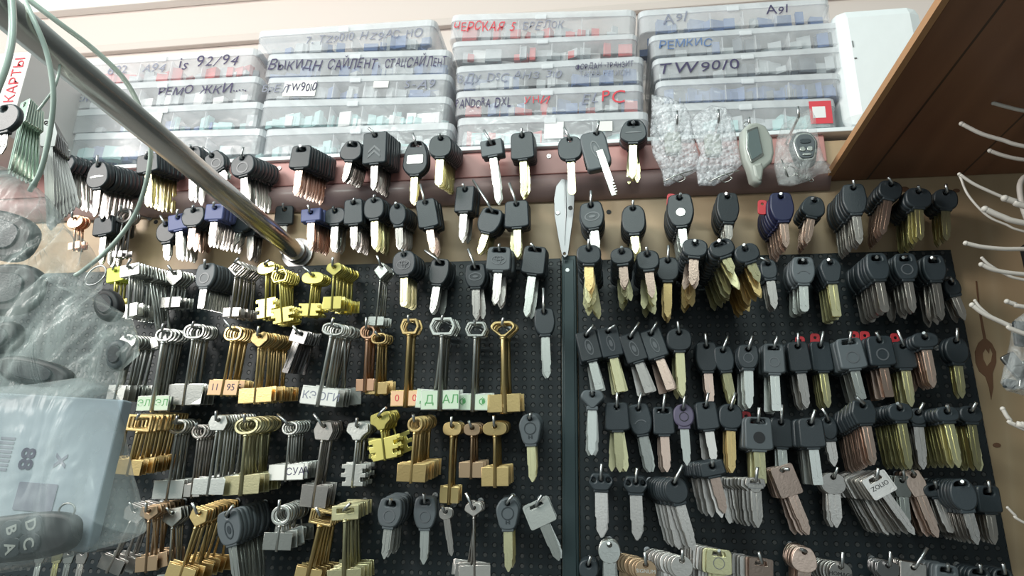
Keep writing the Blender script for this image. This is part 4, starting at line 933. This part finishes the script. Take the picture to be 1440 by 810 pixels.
# ------------------------------------------------------------------ near key bunch
def nearkey(x, y, Y, ex, ey, kind, style, mm, hm, w, h, label, group, bwid=None, yaw=0):
    Hc, E_ = at(x, y, Y), at(ex, ey, Y); mpx = (at(x+1, y, Y)-Hc).length
    P = dict(w=w*mpx, h=h*mpx, th=.0024 if kind == h_ else .006, style=style, mm=mm, hm=hm, hole='hole', blade='cut', emblem=None, bw=(bwid or 12)*mpx, len=(E_-Hc).length+h*mpx/2-.0045, collar=True)
    ang = math.atan2(E_.x-Hc.x, Hc.z-E_.z); off = h*mpx/2-.005
    e = empty(NAME[kind], (Hc.x-math.sin(ang)*off, Y, Hc.z+math.cos(ang)*off), (0, -ang, yaw)); tag(e, label, {c_: 'car key', h_: 'house key'}[kind], group)
    for nm, me, mt in GEN[kind](P): link(nm, me, mt, e)
g = 'loose key blanks bunched under the near wires'
mat('greenlitsteel', (0.66, 0.78, 0.68), 0.28, 1.0); METW['greenlitsteel'] = 'steel'  # plain steel; the greenish light falling on it is put into the colour
for i in range(7):
    nearkey(34+i*3.4, 158+i*3, -.330+i*.0042, 16+i*8, 246+i*4, h_, 'rect', 'greenlitsteel', 'greenlitsteel', 21, 34, '%s bright blank from the wire in the near bunch before the carton' % ORD[i], g, 9, yaw=-.35)
for i in range(8):
    nearkey(66+i*2.0, 186+i*2.5, -.275+i*.0042, 62+i*5, 316-i*5, h_, 'hex', 'darksteel', 'darksteel', 22, 38, '%s long dull blank of the near bunch beside the bowed wire' % ORD[i], g, 10, yaw=.5)
nearkey(8, 168, -.350, 2, 216, c_, 'round', 'steel', 'black', 44, 40, 'black-headed key hanging in front of the carton at the frame edge', g)
for i, (x0, m_) in enumerate(((52, 'steel'), (80, 'palegold'), (100, 'steel'), (122, 'nickel'))):
    q = at(x0+6, 776, -.07)
    e = empty('house_key', (q.x, -.07-.004*i, q.z)); tag(e, 'small flat %s key showing below the big plastic bag, %s of four' % (METW[m_], ORD[i]), 'house key', 'small keys below the big bag')
    P = dict(w=.014, h=.016, th=.0022, style='hex', mm=m_, hm=m_, hole='hole', blade='cut', emblem=None, bw=.007, len=.042, collar=True)
    for nm, me, mt in house_key(P): link(nm, me, mt, e)
    hk = tube_obj('key_hook', [(q.x, -.0076, q.z+.0008), (q.x, -.092, q.z+.0008), (q.x, -.096, q.z+.008)], .0015, 'hooksteel'); tag(hk, 'steel hook holding the %s small flat key below the big bag' % ORD[i], 'hook', 'steel key hooks')
# ------------------------------------------------------------------ flip key
Y = -.06
K0, E0 = at(838, 214, Y), at(863, 283, Y); mpx = (at(839, 214, Y)-at(838, 214, Y)).length
ang = math.radians(-12)
root = empty('flip_key', (K0.x, Y, K0.z), (0, ang, 0)); tag(root, 'folding car key with oval logo and opened toothed blade', 'car key')
W, H = 36*mpx, 60*mpx
link('key_head', flat([round_poly([(-W*.5, -H*.5), (-W*.52, H*.3), (-W*.42, H*.5), (W*.42, H*.5), (W*.52, H*.3), (W*.5, -H*.1), (W*.5, -H*.38), (W*.2, -H*.5)], .005), ell(W*.2, H*.42, .0025, .0025, 12)], .012, .002, 2), 'grey', root)
link('emblem', emblem_mesh('ellipse', W, H*.9, .012, -.003), 'emblem', root)
for k in range(4):
    box_obj('ridge', (-W*.54, -.0045, -H*(.12+.08*k)), (-W*.42, .0045, -H*(.09+.08*k)), 'black', root, .0005)
B0 = at(842, 222, Y-.008)
bl = empty('blade_arm', (0, 0, 0)); bl.parent = root
lb = (at(843, 222, Y)-E0).length
pts = [(-.0042, .002), (.0042, .002), (.0042, -lb*.70), (.0018, -lb*.72)]
for k in range(4): zz = -lb*(.74+.06*k); pts += [(.0042, zz), (.0042, zz-lb*.03), (.0012, zz-lb*.035), (.0012, zz-lb*.055)]
pts += [(.003, -lb), (-.0042, -lb)]
me = join([flat([pts], .0024, .0003), flat([[(-.0036, 0), (-.0012, 0), (-.0012, -lb*.9), (-.0036, -lb*.9)]], .0030)])
bl2 = link('key_blade', me, 'steel', root, (W*.12, -.0078, -H*.10), (0, math.radians(-4), 0))
bpy.data.objects.remove(bl)
hp = Vector(root.location) + Vector((W*.2*math.cos(ang)+H*.42*math.sin(ang), 0, H*.42*math.cos(ang)-W*.2*math.sin(ang)))
hk = tube_obj('key_hook', [(hp.x, 0, hp.z+.0008), (hp.x, Y-.008, hp.z+.0008), at(842, 170, Y-.012)], .0016, 'hooksteel'); tag(hk, 'steel hook holding the folding key with the toothed blade', 'hook', 'steel key hooks')
# ------------------------------------------------------------------ metal bracket
Yb = -.0215
def P2(pts, Y): return [(at(a, b, Y).x, at(a, b, Y).z) for a, b in pts]
oc = at(793, 300, Yb)
root = empty('metal_bracket', (oc.x, Yb, oc.z)); tag(root, 'pointed silver metal bracket screwed over the moulding', 'bracket')
o_ = P2([(790, 252), (782, 262), (779, 280), (780, 305), (785, 335), (790, 358), (794, 363), (799, 359), (803, 330), (807, 300), (808, 278), (805, 262), (797, 253)], Yb)
o_ = [(x-oc.x, z-oc.z) for x, z in o_]
def hol(a, b, r): q = at(a, b, Yb); return ell(q.x-oc.x, q.z-oc.z, r, r, 12)
link('plate', flat([o_, hol(784.5, 300, .0026), hol(802.5, 293, .0026), hol(794, 357, .0016)], .0024, .0005), 'plate', root)
rd = [(x-oc.x, z-oc.z) for x, z in P2([(793, 254), (795, 300), (794, 346), (797, 300), (796, 254)], Yb)]
link('raised_rib', flat([rd], .0022, .0006, y=-.0018), 'plate', root)
q = at(784.5, 300, Yb); bmx = bmesh.new(); tube_bm(bmx, [(q.x-oc.x, .020, q.z-oc.z), (q.x-oc.x, -.0022, q.z-oc.z)], .0025, 14); link('screw', bm_mesh('screw', bmx), 'darksteel', root)
q = at(802.5, 293, Yb); bmx = bmesh.new(); tube_bm(bmx, [(q.x-oc.x, .020, q.z-oc.z), (q.x-oc.x, -.0008, q.z-oc.z)], .0024, 14); link('screw', bm_mesh('screw', bmx), 'dark', root)
# ------------------------------------------------------------------ packages on the reddish strip
def pillow(outline_px, Y, thick, amp, seed, fold=0.0, rings=12, nd=6, fang=0.6):
    """closed crumpled bag from an outline: grid-filled front and back sheets"""
    rnd_ = random.Random(seed)
    pts = [at(a, b, Y) for a, b in outline_px]; c = sum(pts, Vector())/len(pts)
    poly = [Vector((p.x-c.x, p.z-c.z)) for p in pts]
    # dense outline
    dense = []
    n = len(poly)
    for i in range(n):
        for k in range(nd): dense.append(poly[i].lerp(poly[(i+1) % n], k/nd))
    ctr = Vector((0, 0))
    bm = bmesh.new()
    from mathutils import noise
    def off(p, s, t):
        v = noise.noise(Vector((p.x*60+seed*7, p.y*60, s*3)))*.6 + noise.noise(Vector((p.x*170, p.y*170+seed, s*9)))*.4
        v += .5*abs(noise.noise(Vector((p.x*35+seed, p.y*28, s*5))))
        if fold:
            u_ = p.x*math.cos(fang)+p.y*math.sin(fang); w_ = -p.x*math.sin(fang)+p.y*math.cos(fang)
            v = v*.5 + fold/amp*(min(1, 4*abs(noise.noise(Vector((u_*34, w_*7+seed, s*4)))))+.5*min(1, 4*abs(noise.noise(Vector((u_*80+9, w_*16, s*4+seed)))))-.8)
        return s*(thick/2*math.sqrt(max(0, 1-t**4)) + v*amp*(1-t**6))
    sheets = []
    edge = [bm.verts.new((p.x, noise.noise(Vector((p.x*40, p.y*40, seed)))*amp, p.y)) for p in dense]
    for s in (-1, 1):
        prev = edge
        for r_ in range(rings-1, 0, -1):
            t = r_/rings; cur = []
            for p in dense:
                q = p*t; cur.append(bm.verts.new((q.x, off(q, s, t), q.y)))
            for k in range(len(dense)):
                f = bm.faces.new((prev[k], prev[(k+1) % len(dense)], cur[(k+1) % len(dense)], cur[k])); f.smooth = True
            prev = cur
        cv = bm.verts.new((0, off(Vector((0, 0)), s, 0), 0))
        for k in range(len(dense)):
            f = bm.faces.new((prev[k], prev[(k+1) % len(dense)], cv)); f.smooth = True
    bmesh.ops.recalc_face_normals(bm, faces=bm.faces)
    return bm_mesh('bag', bm), c
def hookto(px, py, Y, drop, label, base=0.0):
    T = at(px, py, Y-.006); q = at(px, py+drop, Y)
    hk = tube_obj('key_hook', [(q.x, base, q.z), (q.x, Y-.004, q.z), T], .0016, 'hooksteel'); tag(hk, label, 'hook', 'steel key hooks'); return q
for outl, tp, seed, lab, hl in (
    ([(916, 133), (940, 136), (962, 145), (972, 165), (974, 190), (982, 215), (986, 236), (965, 248), (940, 262), (934, 262), (930, 240), (918, 218), (914, 190), (916, 160)], (952, 156), 3, 'bubble-wrap packet hanging beside the thick black-headed keys', 'steel hook through the bubble-wrap packet nearer the black keys'),
    ([(978, 160), (1000, 148), (1020, 150), (1030, 165), (1036, 195), (1043, 232), (1030, 245), (1005, 262), (982, 262), (978, 235), (985, 215), (975, 190), (970, 172)], (1010, 154), 5, 'bubble-wrap packet hanging beside the grey pager fob', 'steel hook through the bubble-wrap packet nearer the grey fob')):
    Y = -.055
    me, c = pillow(outl, Y, .012, .0030, seed)
    root = empty('bubble_wrap_packet', c); tag(root, lab, 'packet')
    link('bubble_wrap', me, 'bubble', root)
    me2 = flat([round_poly([(-.010, -.018), (-.010, .012), (.010, .012), (.010, -.018)], .006)], .008, .002)
    link('wrapped_remote', me2, 'fobgrey', root)
    # key ring and chain at the bottom of the packet
    lo = min(outl, key=lambda p: -p[1]); q = at(lo[0]+14, lo[1]-9, Y)-c
    bm = bmesh.new()
    tube_bm(bm, [(q.x+.008*math.cos(t), -.004+.002*math.sin(3*t), q.z+.004*math.sin(t)) for t in [2*math.pi*k/20 for k in range(21)]], .0006, 6, False)
    tube_bm(bm, [(q.x-.018, -.005, q.z-.004), (q.x-.004, -.006, q.z+.003), (q.x+.016, -.005, q.z+.009)], .0007, 6)
    link('key_ring', bm_mesh('key_ring', bm), 'steel', root)
    hookto(tp[0], tp[1], Y-.006, 18, hl)
# grey fob with screen
Y = -.052
o_px = [(1041, 188), (1050, 178), (1062, 175), (1074, 178), (1085, 195), (1087, 215), (1084, 228), (1070, 242), (1068, 261), (1064, 262), (1055, 258), (1050, 240), (1044, 230), (1040, 208)]
c = at(1062, 215, Y)
root = empty('pager_fob', c, (0, 0, math.radians(18))); tag(root, 'grey alarm fob with a small dark screen hanging unwrapped', 'remote control')
pts = [((at(a, b, Y)-c).x*1.05, (at(a, b, Y)-c).z) for a, b in o_px]
link('fob_body', flat([pts], .015, .004, 3), 'fobgrey', root)
pts = [((at(a, b, Y)-c).x, (at(a, b, Y)-c).z) for a, b in [(1043, 191), (1061, 182), (1070, 222), (1050, 236), (1042, 216)]]
link('screen_frame', flat([round_poly(pts, .002)], .002, .0006, y=-.0078), 'steel', root)
pts = [(x*.78 + sum(p[0] for p in pts)/5*.22, z*.84+sum(p[1] for p in pts)/5*.16) for x, z in pts]
link('screen', flat([round_poly(pts, .001)], .001, y=-.0092), 'lcd', root)
pts = [((at(a, b, Y)-c).x, (at(a, b, Y)-c).z) for a, b in [(1052, 238), (1066, 232), (1070, 240), (1067, 258), (1062, 259), (1056, 254)]]
link('antenna_tip', flat([round_poly(pts, .002)], .010, .003, 2, y=-.004), 'fobgrey', root)
q = at(1050, 180, Y)-c
bm = bmesh.new(); tube_bm(bm, [(q.x+.004*math.cos(t), 0, q.z+.003+.004*math.sin(t)) for t in [2*math.pi*k/18 for k in range(19)]], .0006, 6, False)
link('ring', bm_mesh('ring', bm), 'steel', root)
hookto(1053, 165, Y, 12, 'steel hook holding the grey alarm fob with a screen')
# bagged fob
Y = -.062
me, c = pillow([(1092, 195), (1100, 175), (1118, 165), (1140, 152), (1146, 165), (1150, 190), (1158, 222), (1169, 243), (1150, 246), (1135, 256), (1112, 262), (1095, 260), (1088, 235)], Y, .016, .0028, 11)
root = empty('bagged_remote', c); tag(root, 'dark car remote inside a clear bag next to the brown shelf', 'remote control')
link('clear_bag', me, 'clearbag', root)
q = at(1130, 211, Y)-c
def OV(style, w, h, th, bev, y, m, nm):
    me = flat([[(x+q.x, z+q.z) for x, z in outline(style, w, h)]], th, bev, 2, y=y); return link(nm, me, m, root)
OV('bell', .032, .044, .013, .004, 0, 'black', 'remote_body'); OV('bell', .027, .036, .003, .001, -.0068, 'steel', 'silver_inlay'); OV('bell', .023, .031, .003, .001, -.0082, 'grey', 'button_field')
for (dx, dz, w_, h__) in ((0, .006, .012, .006), (-.004, -.004, .006, .006), (.004, -.004, .006, .006), (0, -.011, .010, .003)):
    me = flat([[(x+q.x+dx, z+q.z+dz) for x, z in ell(0, 0, w_/2, h__/2, 16, 3)]], .0016, .0004, y=-.0098); link('button', me, 'steel' if dz != .006 else 'black', root)
bm = bmesh.new(); s0 = at(1112, 243, Y)-c
tube_bm(bm, [(s0.x+.007*math.cos(t), -.004+.003*math.sin(2*t), s0.z+.006*math.sin(t)) for t in [2*math.pi*k/20 for k in range(41)]], .0006, 6, False)
tube_bm(bm, [(s0.x-.010, -.006, s0.z+.014), (s0.x-.005, -.006, s0.z-.008)], .0008, 6)
for k in range(6):
    tube_bm(bm, [(s0.x+.004+k*.0035+.0022*math.cos(t), -.004+.001*k % 2, s0.z-.004-.0012*k+.0022*math.sin(t)) for t in [2*math.pi*j/10 for j in range(11)]], .0005, 5, False)
link('key_chain', bm_mesh('key_chain', bm), 'steel', root)
hookto(1122, 150, Y-.003, 16, 'steel hook piercing the clear bag with the dark remote')

# ------------------------------------------------------------------ wire prongs reaching in from the rack
rx = at(1436, 360, -.10).x + .012
def prong(pts, Y, r, label, ylist=None):
    P_ = [at(a, b, Y + .0*i) for i, (a, b) in enumerate(pts)]
    last = P_[-1]; d = (P_[-1]-P_[-2]).normalized()
    P_.append(Vector((RX, last.y, last.z + d.z/max(d.x, .2)*(RX-last.x)*.6)))
    o = tube_obj('wire_prong', smooth_path(P_, 6), r, 'prong', None, 8)
    bm = bmesh.new(); bmesh.ops.create_icosphere(bm, subdivisions=2, radius=r*1.15, matrix=Matrix.Translation(P_[0]))
    for f in bm.faces: f.smooth = True
    link('rubber_tip', bm_mesh('tip', bm), 'prong', o)
    tag(o, label, 'wire prong', 'white wire prongs of the rack')
    return P_
RX = at(1470, 300, -.10).x
prong([(1420, 117), (1432, 120), (1445, 124)], -.16, .0019, 'topmost white wire prong, just entering below the plank shelf')
prong([(1397, 145), (1415, 150), (1442, 156)], -.16, .0019, 'second white prong from the top against the brown planks')
prong([(1352, 174), (1380, 188), (1410, 197), (1442, 206)], -.20, .0019, 'long white prong reaching furthest across the brown planks')
prong([(1392, 212), (1412, 219), (1442, 225)], -.16, .0019, 'white prong just above where planks meet plywood')
prong([(1349, 245), (1372, 260), (1412, 278), (1442, 290)], -.18, .0015, 'thin prong that meets another at its tip, upper one')
prong([(1350, 248), (1362, 275), (1388, 303), (1415, 316), (1442, 326)], -.17, .0011, 'thin drooping prong that meets another at its tip')
prong([(1413, 279), (1428, 284), (1442, 290)], -.20, .0028, 'short thick white prong sleeve above the sagging one')
prong([(1385, 294), (1410, 305), (1442, 314)], -.20, .0026, 'thick white prong sleeve between the two thin crossing wires')
prong([(1358, 342), (1380, 347), (1410, 350), (1442, 350)], -.18, .0020, 'nearly level white prong beside the upper corner of the pegboard')
prong([(1380, 372), (1400, 380), (1442, 386)], -.18, .0020, 'lower of the two white prongs with paired tips')
prong([(1381, 363), (1392, 373), (1415, 386), (1442, 394)], -.16, .0014, 'thinner of the two white prongs with paired tips')
prong([(1416, 424), (1428, 428), (1442, 432)], -.18, .0020, 'short white prong directly above the clear packet')
prong([(1367, 429), (1385, 442), (1415, 456), (1442, 470)], -.20, .0020, 'white prong reaching down over the spoon-shaped wood knot')
prong([(1371, 423), (1380, 434), (1400, 448), (1442, 462)], -.16, .0013, 'thin prong alongside the one over the wood knot')
prong([(1410, 575), (1420, 590), (1442, 604)], -.18, .0018, 'short bent prong below the clear packet')
prong([(1438, 597), (1450, 603)], -.20, .0022, 'prong tip at the frame edge below the clear packet')
prong([(1417, 714), (1428, 725), (1442, 736)], -.10, .0012, 'lowest thin prong near the bottom corner of the plywood')
# rack upright
root = empty('wire_rack', (RX, -.16, 1.2)); tag(root, 'wire display rack upright at the frame edge carrying the prongs', 'rack')
for i, yy in enumerate((-.10, -.21)):
    tube_obj('upright', [(0.004, yy+.16, -.2), (0.004, yy+.16, .9)], .004, 'prong', root, 10)
for k in range(18):
    z = 0.0+k*.045; tube_obj('crossbar', [(0.002, -.06, z), (0.002, .065, z)], .0022, 'prong', root, 8)
q = at(1437, 370, -.10); e = empty('tmp', (0, 0, 0)); bpy.data.objects.remove(e)
dz0 = at(1437, 345, -.06); dz1 = at(1442, 400, -.06)
o = box_obj('dark_post', (dz0.x, -.066, dz1.z), (dz0.x+.012, -.054, dz0.z), 'dark', None, .001); o.parent = root; o.location = -Vector(root.location)
o = tube_obj('curved_rod', smooth_path([at(1447, 246, -.12), at(1438, 252, -.12), at(1434, 264, -.12), at(1438, 290, -.12), at(1446, 312, -.12)], 6), .0028, 'prong'); tag(o, 'pale bent rod end at the edge of the rack', 'rod')
# packet on the right prong
Y = -.185
me, c = pillow([(1440, 440), (1426, 450), (1422, 480), (1412, 520), (1408, 540), (1416, 550), (1440, 556), (1475, 556), (1478, 440)], Y, .014, .003, 21)
root = empty('clear_packet', c); tag(root, 'clear plastic packet of dark metal pieces hanging at the frame edge', 'packet')
link('clear_film', me, 'clearbag', root)
for (a, b, ww, hh, rot_, m_) in ((1440, 470, .016, .022, .1, 'black'), (1432, 520, .012, .030, -.5, 'darksteel'), (1448, 530, .016, .024, .3, 'steel'), (1420, 540, .010, .008, .2, 'black')):
    q = at(a, b, Y)-c; me = flat([round_poly([(-ww/2, -hh/2), (-ww/2, hh/2), (ww/2, hh/2), (ww/2, -hh/2)], .002)], .004, .001)
    link('metal_piece', me, m_, root, q, (0, rot_, 0))

# ------------------------------------------------------------------ near plastic bags
Y = -.42
me, c = pillow([(-40, 548), (60, 540), (118, 532), (150, 545), (160, 600), (172, 660), (186, 715), (193, 752), (170, 764), (110, 780), (40, 800), (-60, 815), (-70, 680)], Y-.010, .050, .0030, 31, .0022, 34, 14, 0.15)
root = empty('large_plastic_bag', c); tag(root, 'large hazy plastic bag in front holding a white box and a black remote', 'bag')
link('bag_film', me, 'bag', root)
mat('boxblue', (0.42, 0.50, 0.56), 0.6)
def boxpx(x0, y0, x1, y1, ya, yb, name, m, label, cat, bev=.001, rot=0):
    A_, B_ = at(x0, y0, ya), at(x1, y1, ya); C_ = (A_+B_)/2
    bm = bmesh.new(); bm_box(bm, (A_.x-C_.x, 0, B_.z-C_.z), (B_.x-C_.x, yb-ya, A_.z-C_.z), bev)
    o = link(name, bm_mesh(name, bm), m, None, C_, (0, rot, 0)); tag(o, label, cat); return o, C_
bx, C_ = boxpx(-50, 556, 128, 770, Y+.001, Y+.010, 'product_box', 'boxblue', 'pale bluish product box inside the large plastic bag', 'box', rot=math.radians(3))
for (t_, a, b, sz, m_) in (('88', 36, 645, .013, 'ink'), ('X', 84, 645, .010, 'greyink'), ('||||||||', 5, 640, .010, 'greyink')):
    q = at(a, b, Y+.0005)-C_; tm = text_mesh(t_, sz, .0001, bold=.0004); tm.transform(Matrix.Rotation(math.pi/2, 4, 'Y')); link('print', tm, m_, bx, (q.x, -.0003, q.z))
q = at(52, 700, Y)-C_
link('print_panel', flat([round_poly([(q.x-.014, q.z-.007), (q.x-.014, q.z+.009), (q.x+.012, q.z+.009), (q.x+.012, q.z-.007)], .001)], .0003, y=-.0003), 'greyink', bx)
Yr = Y-.009
A_, B_ = at(-50, 718, Yr), at(103, 796, Yr); C_ = (A_+B_)/2
root2 = empty('black_remote', C_, (0, math.radians(-7), 0)); tag(root2, 'black four-button remote lettered A B C D inside the large bag', 'remote control')
Wd, Hd = B_.x-A_.x, A_.z-B_.z
link('remote_body', flat([ell(0, 0, Wd/2, Hd/2*.92, 40, 3.2)], .009, .003, 3), 'dark', root2)
for (t_, a, b) in (('B', 18, 745), ('D', 45, 742), ('A', 13, 771), ('C', 39, 768)):
    q = at(a, b, Yr-.005)-C_; tm = text_mesh(t_, .0088, .0001, bold=.0002); tm.transform(Matrix.Rotation(math.radians(75), 4, 'Y'))
    bt = flat([[(x+q.x, z+q.z) for x, z in ell(0, 0, .0068, .0055, 20, 2.6)]], .0016, .0005, y=-.0046); b_o = link('button', bt, 'black', root2)
    link('button_letter', tm, 'fobgrey', b_o, (q.x, -.0057, q.z))
bm = bmesh.new(); q = at(96, 718, Yr); tube_bm(bm, [(q.x+.005*math.cos(t), Yr-.001, q.z+.004*math.sin(t)) for t in [2*math.pi*k/18 for k in range(19)]], .0006, 6, False)
o = link('wire_ring', bm_mesh('wire_ring', bm), 'steel'); tag(o, 'small steel ring at the tip of the black four-button remote', 'ring')
# upper crumpled bag
Y = -.40
me, c = pillow([(-50, 232), (10, 236), (45, 258), (66, 300), (82, 318), (104, 326), (113, 345), (112, 395), (135, 420), (168, 440), (184, 478), (186, 500), (160, 520), (156, 548), (120, 560), (60, 556), (-50, 570)], Y-.016, .050, .0035, 41, .0050, 40, 14, -0.75)
root = empty('crumpled_plastic_bag', c); tag(root, 'crumpled translucent plastic bag above the one with the remote', 'bag')
link('bag_film', me, 'thinbag', root)
# dark fobs inside it
def fob(a, b, w_, h__, rot_, Y, label, style='oval', m='dark', emb=None):
    Y += .004; q = at(a, b, Y); mp = (at(a+1, b, Y)-q).length
    e = empty('key_fob', q, (0, rot_, 0)); tag(e, label, 'key fob', 'dark fobs inside the crumpled bag')
    link('fob_body', flat([outline(style, w_*mp, h__*mp)], .010, .003, 2), m, e)
    link('fob_inset', flat([outline(style, w_*mp*.6, h__*mp*.6)], .002, .0006, 1, y=-.0052), 'black', e)
fob(6, 332, 96, 60, .3, Y, 'dark oval fob high in the crumpled bag')
fob(10, 408, 100, 66, .0, Y, 'dark oval fob in the middle of the crumpled bag')
fob(0, 480, 60, 40, -.5, Y, 'dark fob low in the crumpled bag at the frame edge')
fob(154, 430, 34, 44, -.6, Y+.006, 'round dark fob with bright rim at the bulging side of the crumpled bag', 'round')
fob(168, 500, 30, 40, -.2, Y+.006, 'small dark fob under the bulge of the crumpled bag', 'round', 'grey')
fob(50, 524, 110, 34, .2, Y+.002, 'long dark fob along the bottom of the crumpled bag', 'oval')
